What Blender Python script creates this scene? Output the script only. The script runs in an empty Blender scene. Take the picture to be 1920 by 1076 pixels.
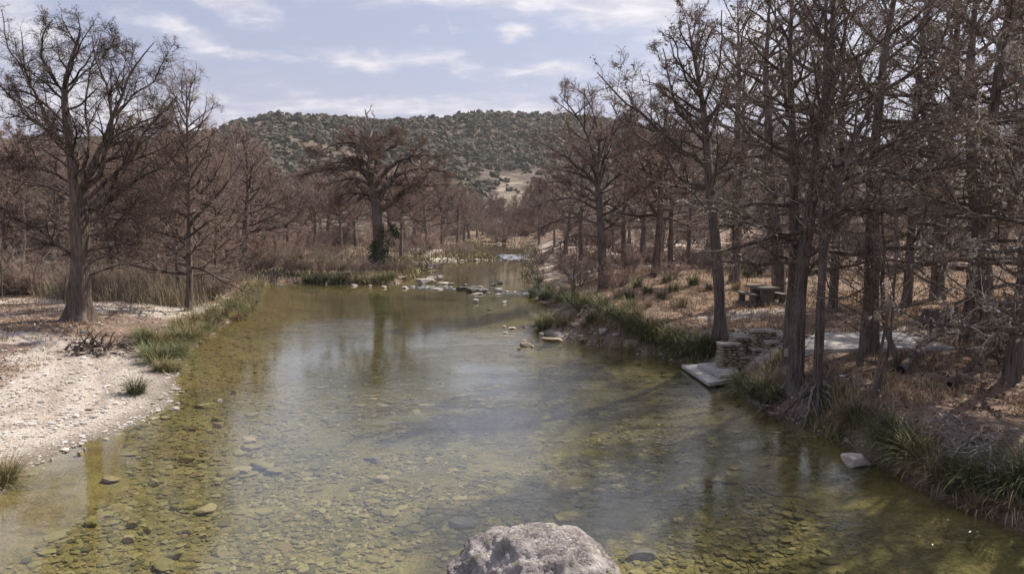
import bpy, bmesh, math, random
import numpy as np
from mathutils import Vector, Matrix
R = math.radians
scene = bpy.context.scene
COL = scene.collection

# ------------------------------------------------------------------ camera, sky, sun, exposure
CAM_H = 5.5
FOC = 1280.0                      # focal length in photo pixels (1920 wide)
HOR = 418.0                       # horizon row in the photo
PITCH = math.atan((538.0 - HOR) / FOC)
cam_d = bpy.data.cameras.new('camera'); cam = bpy.data.objects.new('camera', cam_d); COL.objects.link(cam)
cam.location = (0, 0, CAM_H); cam.rotation_euler = (math.pi / 2 - PITCH, 0, 0)
cam_d.sensor_width = 36.0; cam_d.lens = 24.0; cam_d.clip_start = 0.1; cam_d.clip_end = 6000
scene.camera = cam

SUN_EL, SUN_AZ = R(50), R(55)     # azimuth measured from +Y towards +X
SKY_STRENGTH, SUN_STRENGTH = 0.10, 4.6
scene.view_settings.view_transform = 'Standard'; scene.view_settings.look = 'None'
scene.view_settings.gamma = 1.0; scene.view_settings.exposure = 0.55
scene.cycles.use_denoising = True
scene.cycles.max_bounces = 8; scene.cycles.transparent_max_bounces = 12
scene.cycles.diffuse_bounces = 2; scene.cycles.glossy_bounces = 2
scene.cycles.caustics_reflective = False; scene.cycles.caustics_refractive = False

class NT:
    """small helper for node trees"""
    def __init__(s, tree): s.t = tree; s.n = tree.nodes; s.l = tree.links
    def new(s, typ, **kw):
        n = s.n.new(typ)
        for k, v in kw.items(): setattr(n, k, v)
        return n
    def put(s, sock, v):
        if isinstance(v, bpy.types.NodeSocket): s.l.new(v, sock)
        elif isinstance(v, (tuple, list)) and len(v) == 3 and sock.type == 'RGBA': sock.default_value = (*v, 1)
        else: sock.default_value = v
    def math(s, op, a, b=None, c=None, clamp=False):
        n = s.new('ShaderNodeMath', operation=op, use_clamp=clamp)
        s.put(n.inputs[0], a)
        if b is not None: s.put(n.inputs[1], b)
        if c is not None: s.put(n.inputs[2], c)
        return n.outputs[0]
    def mix(s, f, a, b, typ='MIX'):
        n = s.new('ShaderNodeMixRGB', blend_type=typ)
        s.put(n.inputs[0], f); s.put(n.inputs[1], a); s.put(n.inputs[2], b)
        return n.outputs[0]
    def noise(s, vec, scale, detail=4, rough=.55, dist=0.0, out=0):
        n = s.new('ShaderNodeTexNoise')
        if vec is not None: s.l.new(vec, n.inputs['Vector'])
        n.inputs['Scale'].default_value = scale; n.inputs['Detail'].default_value = detail
        n.inputs['Roughness'].default_value = rough; n.inputs['Distortion'].default_value = dist
        return n.outputs[out]
    def voro(s, vec, scale, feature='F1', out='Distance', rnd=1.0):
        n = s.new('ShaderNodeTexVoronoi', feature=feature)
        if vec is not None: s.l.new(vec, n.inputs['Vector'])
        n.inputs['Scale'].default_value = scale; n.inputs['Randomness'].default_value = rnd
        return n.outputs[out]
    def ramp(s, f, stops):
        n = s.new('ShaderNodeValToRGB'); s.put(n.inputs[0], f)
        e = n.color_ramp.elements
        while len(e) < len(stops): e.new(0.5)
        for i, (p, c) in enumerate(stops):
            e[i].position = p; e[i].color = (c, c, c, 1) if isinstance(c, (int, float)) else (*c, 1)
        return n.outputs[0]
    def mapping(s, vec, scale=(1, 1, 1), rot=(0, 0, 0), loc=(0, 0, 0)):
        n = s.new('ShaderNodeMapping'); s.l.new(vec, n.inputs[0])
        n.inputs['Scale'].default_value = scale; n.inputs['Rotation'].default_value = rot; n.inputs['Location'].default_value = loc
        return n.outputs[0]
    def sstep(s, v, a, b):
        n = s.new('ShaderNodeMapRange', interpolation_type='SMOOTHSTEP')
        s.put(n.inputs[0], v); n.inputs[1].default_value = a; n.inputs[2].default_value = b
        return n.outputs[0]

def make_world():
    w = bpy.data.worlds.new('World'); scene.world = w; w.use_nodes = True
    t = NT(w.node_tree); t.n.clear()
    out = t.new('ShaderNodeOutputWorld'); bg = t.new('ShaderNodeBackground')
    sky = t.new('ShaderNodeTexSky', sky_type='NISHITA')
    sky.sun_disc = False; sky.sun_elevation = SUN_EL; sky.sun_rotation = SUN_AZ
    sky.air_density = 1.0; sky.dust_density = 1.2; sky.ozone_density = 1.0; sky.altitude = 400
    gen = t.new('ShaderNodeTexCoord').outputs['Generated']
    sep = t.new('ShaderNodeSeparateXYZ'); t.l.new(gen, sep.inputs[0])
    x, y, z = sep.outputs
    az = t.math('ARCTAN2', x, y)
    el = t.math('ARCSINE', z)
    w1 = t.noise(gen, 7.0, 6, .6); w2 = t.noise(t.mapping(gen, (1, 1, 2.2), (0, 0, 0), (5, 2, 1)), 9.0, 6, .62)
    azw = t.math('ADD', az, t.math('MULTIPLY', t.math('SUBTRACT', w1, .5), .22)); elw = t.math('ADD', el, t.math('MULTIPLY', t.math('SUBTRACT', w2, .5), .075))
    # stretched, layered cloud field on the sky sphere
    zc = t.math('ADD', t.math('MAXIMUM', z, 0.0), 0.16)
    cv = t.new('ShaderNodeCombineXYZ')
    t.put(cv.inputs[0], t.math('DIVIDE', x, zc)); t.put(cv.inputs[1], t.math('DIVIDE', y, zc)); t.put(cv.inputs[2], 0.0)
    n1 = t.noise(t.mapping(cv.outputs[0], (0.55, 0.9, 1), (0, 0, 0.25), (3.1, 1.7, 0)), 1.6, 9, .62, .25)
    n2 = t.noise(t.mapping(cv.outputs[0], (1, 1.6, 1), (0, 0, 0.2)), 5.0, 8, .62, .4)
    nn = t.math('ADD', t.math('MULTIPLY', n1, .6), t.math('MULTIPLY', n2, .4))
    total = None
    def deg(v): return math.radians(v)
    # (azimuth, elevation, half width, half height, slope, weight) in degrees
    # cloud banks: bearing and height in the sky, half sizes, slant, weight (written as photo positions, stored as angles)
    for (px, py, hw, hh, sl, wt) in [
        (50, 60, 120, 95, .5, 1.0), (440, 10, 90, 28, .25, 1.0), (345, 70, 80, 24, .12, .95), (430, 106, 100, 15, .08, .75), (680, 115, 120, 17, .06, .9), (850, 128, 130, 17, .12, .75), (1030, 149, 120, 22, .06, 1.0),
        (1000, 2, 350, 38, 0, 1.0), (1190, 20, 190, 50, 0, .95), (940, 66, 34, 20, 0, .95), (780, 76, 26, 10, 0, .6), (852, 68, 24, 10, .7, .5), (1110, 54, 55, 16, .3, .7),
        (1200, 180, 130, 60, 0, .8), (1520, 120, 420, 170, 0, .85), (760, 208, 440, 32, 0, .85), (230, 215, 240, 48, 0, .95), (560, -330, 900, 170, 0, .9), (1500, -400, 800, 260, 0, .95), (-300, -100, 260, 160, 0, .9)]:
        a = math.degrees(math.atan((px - 960) / FOC)); e = math.degrees(math.atan((HOR - py) / math.hypot(FOC, px - 960)))
        ha, he = math.degrees(hw / FOC) * math.cos(math.radians(a)), math.degrees(hh / FOC) * math.cos(math.radians(a)); sl = -sl
        da = t.math('SUBTRACT', azw, deg(a)); de = t.math('SUBTRACT', elw, deg(e))
        de = t.math('SUBTRACT', de, t.math('MULTIPLY', da, sl))
        q = t.math('ADD', t.math('POWER', t.math('ABSOLUTE', t.math('DIVIDE', da, deg(ha))), 2.0), t.math('POWER', t.math('ABSOLUTE', t.math('DIVIDE', de, deg(he))), 2.0))
        g = t.math('MULTIPLY', t.math('EXPONENT', t.math('MULTIPLY', q, -.8)), wt)
        total = g if total is None else t.math('MAXIMUM', total, g)
    back = t.sstep(y, 0.2, -0.3)                       # broken cloud behind the viewer
    total = t.math('MAXIMUM', total, t.math('MULTIPLY', back, .45))
    dens = t.math('ADD', t.math('MULTIPLY', total, .66), t.math('MULTIPLY', t.math('SUBTRACT', nn, .5), 1.5))
    cl = t.sstep(dens, 0.12, 0.80)
    # thin veil everywhere, thicker low down
    veil = t.math('ADD', .62, t.math('MULTIPLY', t.sstep(z, 0.26, 0.08), .30))
    skyc = t.mix(1.0, sky.outputs[0], (SKY_STRENGTH,) * 3, 'MULTIPLY')
    skyv = t.mix(veil, skyc, (.345, .35, .46))
    shade = t.mix(t.sstep(n2, .35, .7), (.50, .49, .55), (.73, .70, .72))
    cmix = t.mix(t.math('MULTIPLY', cl, .92), skyv, shade)
    below = t.sstep(z, 0.0, -0.05)
    cmix = t.mix(below, cmix, (.10, .09, .08))
    t.l.new(cmix, bg.inputs[0]); bg.inputs[1].default_value = 1.0
    t.l.new(bg.outputs[0], out.inputs[0])
make_world()
sd_ = bpy.data.lights.new('sun', 'SUN'); sd_.energy = SUN_STRENGTH; sd_.angle = R(0.9); sd_.color = (1.0, .93, .83)
sun = bpy.data.objects.new('sun', sd_); COL.objects.link(sun)
sun_dir = Vector((math.sin(SUN_AZ) * math.cos(SUN_EL), math.cos(SUN_AZ) * math.cos(SUN_EL), math.sin(SUN_EL)))
sun.rotation_euler = sun_dir.to_track_quat('Z', 'Y').to_euler(); sun.location = sun_dir * 200

# ------------------------------------------------------------------ helpers
def ray(px, py):
    dx, dy = (px - 960) / FOC, (538 - py) / FOC
    c, s = math.cos(PITCH), math.sin(PITCH)
    return np.array([dx, c + dy * s, -s + dy * c])
def P(px, py, z=0.0):
    r = ray(px, py); t = (z - CAM_H) / r[2]
    return np.array([r[0] * t, r[1] * t, z])
def PD(px, py, Y):
    r = ray(px, py); t = Y / r[1]
    return np.array([r[0] * t, Y, CAM_H + r[2] * t])
def ss(a, b, x):
    t = np.clip((np.asarray(x, float) - a) / (b - a), 0, 1); return t * t * (3 - 2 * t)
_lat = np.random.default_rng(5).random((256, 256))
def vnoise(x, y):
    xi, yi = np.floor(x).astype(int), np.floor(y).astype(int); fx, fy = x - xi, y - yi
    fx = fx * fx * (3 - 2 * fx); fy = fy * fy * (3 - 2 * fy)
    g = lambda a, b: _lat[a & 255, b & 255]
    return (g(xi, yi) * (1 - fx) + g(xi + 1, yi) * fx) * (1 - fy) + (g(xi, yi + 1) * (1 - fx) + g(xi + 1, yi + 1) * fx) * fy
def fbm(x, y, o=4):
    x = np.asarray(x, float); y = np.asarray(y, float); s = 0; a = .5
    for i in range(o): s = s + a * (vnoise(x * 2 ** i + 17.3 * i, y * 2 ** i + 5.7 * i) - .5); a *= .5
    return s
def tag(o, label=None, cat=None, group=None, kind=None):
    if label: o['label'] = label
    if cat: o['category'] = cat
    if group: o['group'] = group
    if kind: o['kind'] = kind
    return o
def empty(name, loc, rz=0.0, sc=1.0):
    o = bpy.data.objects.new(name, None); COL.objects.link(o)
    o.location = tuple(loc); o.rotation_euler = (0, 0, rz); o.scale = (sc,) * 3; o.empty_display_size = .2
    return o
def mesh(name, V, quads=None, tris=None, mat=None, smooth=True):
    me = bpy.data.meshes.new(name)
    V = np.asarray(V, np.float32); me.vertices.add(len(V)); me.vertices.foreach_set('co', V.ravel())
    q = np.zeros((0, 4), np.int32) if quads is None or len(quads) == 0 else np.asarray(quads, np.int32)
    t = np.zeros((0, 3), np.int32) if tris is None or len(tris) == 0 else np.asarray(tris, np.int32)
    lv = np.concatenate([q.ravel(), t.ravel()])
    me.loops.add(len(lv)); me.loops.foreach_set('vertex_index', lv)
    me.polygons.add(len(q) + len(t))
    ls = np.concatenate([np.arange(len(q)) * 4, len(q) * 4 + np.arange(len(t)) * 3]).astype(np.int32)
    me.polygons.foreach_set('loop_start', ls)
    me.polygons.foreach_set('use_smooth', np.full(len(ls), smooth))
    if mat: me.materials.append(mat)
    me.update(calc_edges=True)
    return me
def obj(name, me, parent=None, loc=None):
    o = bpy.data.objects.new(name, me); COL.objects.link(o)
    if parent: o.parent = parent
    if loc is not None: o.location = tuple(loc)
    return o
class Geo:
    def __init__(s): s.V = []; s.Q = []; s.T = []; s.n = 0
    def add(s, V, Q=None, T=None):
        V = np.asarray(V).reshape(-1, 3)
        if Q is not None and len(Q): s.Q.append(np.asarray(Q) + s.n)
        if T is not None and len(T): s.T.append(np.asarray(T) + s.n)
        s.V.append(V); s.n += len(V)
    def mesh(s, name, mat=None, smooth=True):
        return mesh(name, np.concatenate(s.V), np.concatenate(s.Q) if s.Q else None, np.concatenate(s.T) if s.T else None, mat, smooth)
def norm(v): return v / np.maximum(np.linalg.norm(v, axis=-1, keepdims=True), 1e-9)
def tubes(g, Pn, Rn, k=4):
    """Pn (B,N,3) centre lines, Rn (B,N) radii"""
    B, N, _ = Pn.shape
    t = np.empty_like(Pn); t[:, 1:-1] = Pn[:, 2:] - Pn[:, :-2]; t[:, 0] = Pn[:, 1] - Pn[:, 0]; t[:, -1] = Pn[:, -1] - Pn[:, -2]
    t = norm(t)
    m = norm(t.mean(axis=1)); ref = np.where(np.abs(m[:, 2:3]) > .8, np.array([[1., 0, 0]]), np.array([[0, 0, 1.]]))[:, None, :]
    a = norm(np.cross(t, np.broadcast_to(ref, t.shape))); b = np.cross(t, a)
    th = np.arange(k) * 2 * math.pi / k
    ring = a[:, :, None, :] * np.cos(th)[None, None, :, None] + b[:, :, None, :] * np.sin(th)[None, None, :, None]
    V = Pn[:, :, None, :] + ring * Rn[:, :, None, None]
    base = (np.arange(B) * N * k)[:, None, None] + (np.arange(N - 1) * k)[None, :, None]
    j = np.arange(k)[None, None, :]; j2 = (j + 1) % k
    Q = np.stack([base + j, base + j2, base + k + j2, base + k + j], -1).reshape(-1, 4)
    g.add(V, Q)
def curve(pts, n):
    """smooth resample of a control polyline"""
    pts = np.asarray(pts, float); m = len(pts)
    d = np.r_[0, np.cumsum(np.linalg.norm(np.diff(pts, axis=0), axis=1))]
    u = np.linspace(0, d[-1], n); out = np.empty((n, pts.shape[1]))
    tg = np.gradient(pts, d, axis=0) if m > 2 else np.repeat((pts[1:] - pts[:1]) / d[-1], 2, 0)
    i = np.clip(np.searchsorted(d, u, side='right') - 1, 0, m - 2); h = (d[i + 1] - d[i])[:, None]; s = ((u - d[i])[:, None]) / h
    return (2*s**3-3*s**2+1)*pts[i] + (s**3-2*s**2+s)*h*tg[i] + (-2*s**3+3*s**2)*pts[i+1] + (s**3-s**2)*h*tg[i+1]

# ------------------------------------------------------------------ materials
def material(name, build, rough=.9, spec=.2):
    m = bpy.data.materials.new(name); m.use_nodes = True
    t = NT(m.node_tree); bs = t.n['Principled BSDF']
    bs.inputs['Roughness'].default_value = rough; bs.inputs['Specular IOR Level'].default_value = spec
    r = build(t, bs)
    if r is not None: t.put(bs.inputs['Base Color'], r)
    return m
def bump(t, bs, h, strength=.5, dist=.05):
    b = t.new('ShaderNodeBump'); t.put(b.inputs['Height'], h); b.inputs['Strength'].default_value = strength; b.inputs['Distance'].default_value = dist
    t.l.new(b.outputs[0], bs.inputs['Normal'])
def m_bark(c1, c2, c3):
    def f(t, bs):
        o = t.new('ShaderNodeTexCoord').outputs['Object']
        a = t.noise(t.mapping(o, (9, 9, .9)), 1.6, 6, .65, .6); b = t.noise(o, .9, 3)
        c = t.mix(t.ramp(a, [(.36, 0.), (.62, 1.)]), c1, c2)
        c = t.mix(t.math('MULTIPLY', t.ramp(b, [(.5, 0.), (.72, 1.)]), .6), c, c3)
        bump(t, bs, a, .9, .06); return c
    return f
def m_rand(stops, scale_noise=None, extra=.0, vary=False):
    """colour by loose piece, from a ramp"""
    def f(t, bs):
        r = t.new('ShaderNodeNewGeometry').outputs['Random Per Island']
        c = t.ramp(r, stops)
        if vary:
            q = t.new('ShaderNodeObjectInfo').outputs['Random']
            c = t.mix(1.0, c, t.ramp(q, [(0, (.70, .66, .62)), (.35, (1.02, .96, .94)), (.6, (1.0, 1.06, 1.08)), (.8, (1.30, 1.34, 1.34)), (1, (.84, .84, .86))]), 'MULTIPLY')
        if scale_noise:
            o = t.new('ShaderNodeTexCoord').outputs['Object']
            n = t.noise(o, scale_noise, 4, .6)
            c = t.mix(t.ramp(n, [(.35, .0), (.7, extra)]), c, (.05, .045, .04))
        return c
    return f
MAT = {}
MAT['bark'] = material('bark_grey_brown', m_bark((.060, .043, .036), (.20, .155, .13), (.25, .215, .19)))
MAT['bark_dark'] = material('bark_dark', m_bark((.055, .042, .036), (.20, .160, .138), (.27, .23, .20)))
MAT['limb_dark'] = material('limb_bark_dark', m_bark((.022, .016, .014), (.080, .060, .052), (.11, .088, .076)))
MAT['twig_dark'] = material('twigs_dark', m_rand([(0, (.045, .030, .026)), (.6, (.12, .080, .065)), (.93, (.22, .155, .125)), (1, (.33, .26, .21))]))
MAT['brush'] = material('thicket_twigs', m_rand([(0, (.12, .085, .068)), (.5, (.23, .165, .135)), (1, (.38, .30, .25))], vary=True))
MAT['limb_near'] = material('limb_bark_lichen_sunlit', m_bark((.05, .038, .032), (.19, .15, .125), (.33, .29, .25)))  # lichened bark, lightened so sunlight on the near limbs is in the colour
MAT['bark_pale'] = material('bark_pale', m_bark((.16, .13, .11), (.42, .37, .33), (.5, .46, .42)))
MAT['limb'] = material('limb_bark', m_bark((.045, .031, .026), (.135, .10, .082), (.19, .15, .125)))
MAT['dead'] = material('dead_wood', m_bark((.14, .12, .11), (.36, .32, .30), (.42, .38, .36)))
MAT['twig'] = material('twigs_reddish', m_rand([(0, (.15, .098, .078)), (.5, (.30, .205, .165)), (1, (.50, .38, .32))], vary=True))
MAT['twig_grey'] = material('twigs_grey_brown', m_rand([(0, (.10, .074, .060)), (.55, (.24, .182, .148)), (.9, (.40, .325, .27)), (1, (.54, .47, .40))], vary=True))
MAT['twig_pale'] = material('twigs_mossy_sunlit', m_rand([(0, (.13, .095, .075)), (.5, (.29, .22, .175)), (.85, (.46, .38, .31)), (1, (.58, .51, .43))], vary=True))  # mossy twigs, brightened to carry sunlit highlights in the colour
def ci(b): return [(i / (len(b) - 1), c) for i, c in enumerate(b)]
MAT['green'] = material('grass_green', m_rand(ci([(.045, .07, .025), (.08, .11, .04), (.12, .145, .055), (.20, .185, .085), (.30, .25, .14)])), .6)
MAT['green_dark'] = material('grass_dark_green', m_rand(ci([(.030, .045, .020), (.055, .075, .030), (.09, .105, .045), (.15, .135, .07), (.23, .19, .11)])), .6)
MAT['straw_green'] = material('grass_straw_green', m_rand(ci([(.07, .085, .03), (.16, .15, .06), (.25, .215, .10), (.34, .28, .15), (.22, .16, .09)])), .7)
MAT['dry'] = material('grass_dry', m_rand(ci([(.17, .105, .066), (.30, .20, .125), (.41, .29, .185), (.50, .38, .25)])), .8)
MAT['reed'] = material('reed_olive', m_rand(ci([(.12, .095, .068), (.20, .165, .11), (.28, .235, .16), (.37, .31, .225), (.22, .165, .12)])), .8)
MAT['leaf'] = material('leaf_litter', m_rand(ci([(.08, .045, .035), (.15, .085, .062), (.23, .145, .105), (.34, .25, .19), (.45, .38, .31)])), .8)
MAT['juniper'] = material('juniper_green', m_rand(ci([(.042, .047, .028), (.060, .064, .036), (.080, .080, .048), (.125, .105, .080), (.17, .14, .115)])), .9)
MAT['ivy'] = material('ivy_green', m_rand(ci([(.012, .030, .010), (.03, .062, .02), (.06, .10, .035)])), .5)
def f_stone(light, dark, green=None, sc=1.0, bs_=.6):
    def f(t, bs):
        o = t.new('ShaderNodeTexCoord').outputs['Object']
        a = t.noise(o, 3.0 * sc, 8, .65, .3); b = t.noise(o, 1.1 * sc, 4, .6); pit = t.voro(o, 9 * sc)
        c = t.mix(t.ramp(a, [(.32, 0.), (.66, 1.)]), dark, light)
        c = t.mix(t.math('MULTIPLY', t.ramp(b, [(.52, 0.), (.66, 1.)]), .55), c, tuple(v * .35 for v in light))
        if green: c = t.mix(t.math('MULTIPLY', t.ramp(t.noise(o, 5 * sc, 5), [(.58, 0.), (.66, 1.)]), .5), c, green)
        h = t.math('ADD', a, t.math('MULTIPLY', t.ramp(pit, [(0., 0.), (.3, 1.)]), .25))
        bump(t, bs, h, bs_, .06); return c
    return f
MAT['rock'] = material('limestone', f_stone((.52, .46, .41), (.27, .235, .205)))
MAT['rock_tan'] = material('tan_limestone', f_stone((.46, .38, .28), (.24, .19, .14)))
MAT['rock_grey'] = material('grey_weathered_limestone', f_stone((.26, .235, .225), (.09, .08, .075)))
MAT['rock_algae'] = material('algae_coated_stone', f_stone((.30, .26, .135), (.14, .12, .06)))
MAT['concrete'] = material('worn_concrete', f_stone((.56, .53, .50), (.34, .315, .29), None, .9, .2))
MAT['concrete_old'] = material('mossy_old_concrete', f_stone((.20, .18, .155), (.10, .09, .075), (.09, .095, .05), 1.5, .3))
MAT['pebble'] = material('pebbles', m_rand(ci([(.28, .24, .21), (.42, .38, .33), (.56, .51, .46), (.66, .62, .57)])), .85)
MAT['cobble'] = material('riverbed_cobbles', m_rand(ci([(.085, .078, .042), (.14, .122, .062), (.20, .17, .085), (.28, .24, .14), (.18, .13, .075)])), .8)
MAT['white_water'] = material('white_water', lambda t, bs: (.26, .27, .28), .4)

# ------------------------------------------------------------------ river outline (world metres, from the photo's waterline)
LEFT = [(330, 738), (318, 762), (250, 797), (170, 830), (100, 860), (35, 892), (0, 935)]
near_left = [tuple(P(*p)[:2]) for p in LEFT][::-1]
poly_px_left_far = [(337, 700), (345, 668), (395, 628), (440, 603), (468, 578), (486, 552), (497, 534), (560, 529), (640, 531), (740, 533),
                    (768, 522), (778, 510), (792, 498), (806, 489), (925, 488), (932, 481), (884, 479), (880, 463), (900, 458), (985, 456)]
poly_px_right = [(990, 468), (988, 492), (992, 520), (996, 545), (1004, 562), (1030, 575), (1022, 596), (985, 606), (1010, 622), (1070, 640), (1150, 655), (1235, 672), (1312, 690),
                 (1372, 722), (1400, 748), (1440, 775), (1500, 797), (1560, 826), (1640, 872), (1700, 905), (1790, 950), (1870, 985), (1990, 1035)]
WATER = [(-7.0, -25.0), (-8.5, 4.0)] + near_left + [tuple(P(*p)[:2]) for p in poly_px_left_far] + [tuple(P(*p)[:2]) for p in poly_px_right] + [(9.0, 6.0), (10.0, -25.0)]
WP = np.array(WATER)
def sdist(x, y):
    """signed distance to the waterline, positive on land"""
    x = np.asarray(x, float).ravel(); y = np.asarray(y, float).ravel()
    out = np.full(len(x), 1e9); ins = np.zeros(len(x), bool)
    a = WP; b = np.roll(WP, -1, 0)
    for (ax, ay), (bx, by) in zip(a, b):
        ex, ey = bx - ax, by - ay; L = ex * ex + ey * ey + 1e-9
        t = np.clip(((x - ax) * ex + (y - ay) * ey) / L, 0, 1)
        out = np.minimum(out, (x - ax - t * ex) ** 2 + (y - ay - t * ey) ** 2)
        c = (ay > y) != (by > y)
        ins ^= c & (x < (bx - ax) * (y - ay) / (by - ay + 1e-12) + ax)
    out = np.sqrt(out); return np.where(ins, -out, out)
def height(x, y, d=None):
    x = np.asarray(x, float); y = np.asarray(y, float); shp = x.shape
    if d is None: d = sdist(x, y)
    d = d.reshape(shp) + fbm(x * 1.3, y * 1.3, 3) * .45 * (1 - ss(20, 60, y) * .5) + fbm(x * .5, y * .5, 3) * np.clip(np.abs(d.reshape(shp)), 0, 1) * .8
    far = ss(48, 62, y)
    right = x > np.where(y < 60, 1.0, -0.01 * y)
    # right bank: steep lip then a gently rising wooded flat
    steep = 1 - .72 * ss(30, 48, y) * (1 - ss(6, 9, d))
    zr = 1.25 * ss(0, 2.0 / np.maximum(steep, .3), d) + .5 * ss(2, 10, d) + .5 * ss(12, 60, d)
    # left bank: gravel bar then a low terrace
    bar = ss(31, 24, y)
    zl = bar * (.055 * np.clip(d, 0, 8) + .55 * ss(5, 14, d)) + (1 - bar) * (.45 * ss(0, 1.4, d) + .45 * ss(1.5, 8, d)) + .3 * ss(14, 40, d)
    zf = .25 * ss(0, 1.5, d) + .45 * ss(1.5, 18, d) + .8 * ss(18, 120, d)
    zl = zl * (1 - far) + zf * far
    land = np.where(right, zr, zl) + fbm(x * .35, y * .35, 4) * .30 * ss(.5, 4, d) + fbm(x * 2.1, y * 2.1, 3) * .07 * ss(.1, 1, d)
    pad = np.exp(-(((x - 11.9) / 3.6) ** 4 + ((y - 22.8) / 3.1) ** 4)) * ss(.8, 2.2, d); land = land * (1 - pad) + 1.52 * pad
    land = land - .38 * np.exp(-(((x - 8.75) / 1.0) ** 4 + ((y - 24.0) / 1.5) ** 4)) * ss(.1, .8, d)
    dep = -d
    bed = -(.05 + .75 * ss(0, 5.5, dep) + .22 * ss(0, 1.2, dep) * right) + fbm(x * .4, y * .4, 4) * .35 * ss(.5, 4, dep) + fbm(x * 2.6, y * 2.6, 2) * .05
    bed = np.minimum(bed, -.02)
    return np.where(d > 0, np.maximum(land, .012), bed)
def h1(x, y): return float(height(np.array([x]), np.array([y]))[0])
def G(px, py):
    """where the ground is met behind a pixel of the photograph"""
    r = ray(px, py)
    t = np.concatenate([np.arange(5, 120, .1), np.arange(120, 420, .5)])
    X, Y, Z = r[0] * t, r[1] * t, CAM_H + r[2] * t
    hit = np.nonzero(Z <= height(X, Y))[0]
    i = hit[0] if len(hit) else len(t) - 1
    return np.array([X[i], Y[i], h1(X[i], Y[i])])
def to_px(x, y, z):
    c, s = math.cos(PITCH), math.sin(PITCH); zz = z - CAM_H
    dep = y * c - zz * s; up = y * s + zz * c
    dep = np.maximum(dep, .01)
    return 960 + FOC * x / dep, 538 - FOC * up / dep

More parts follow.
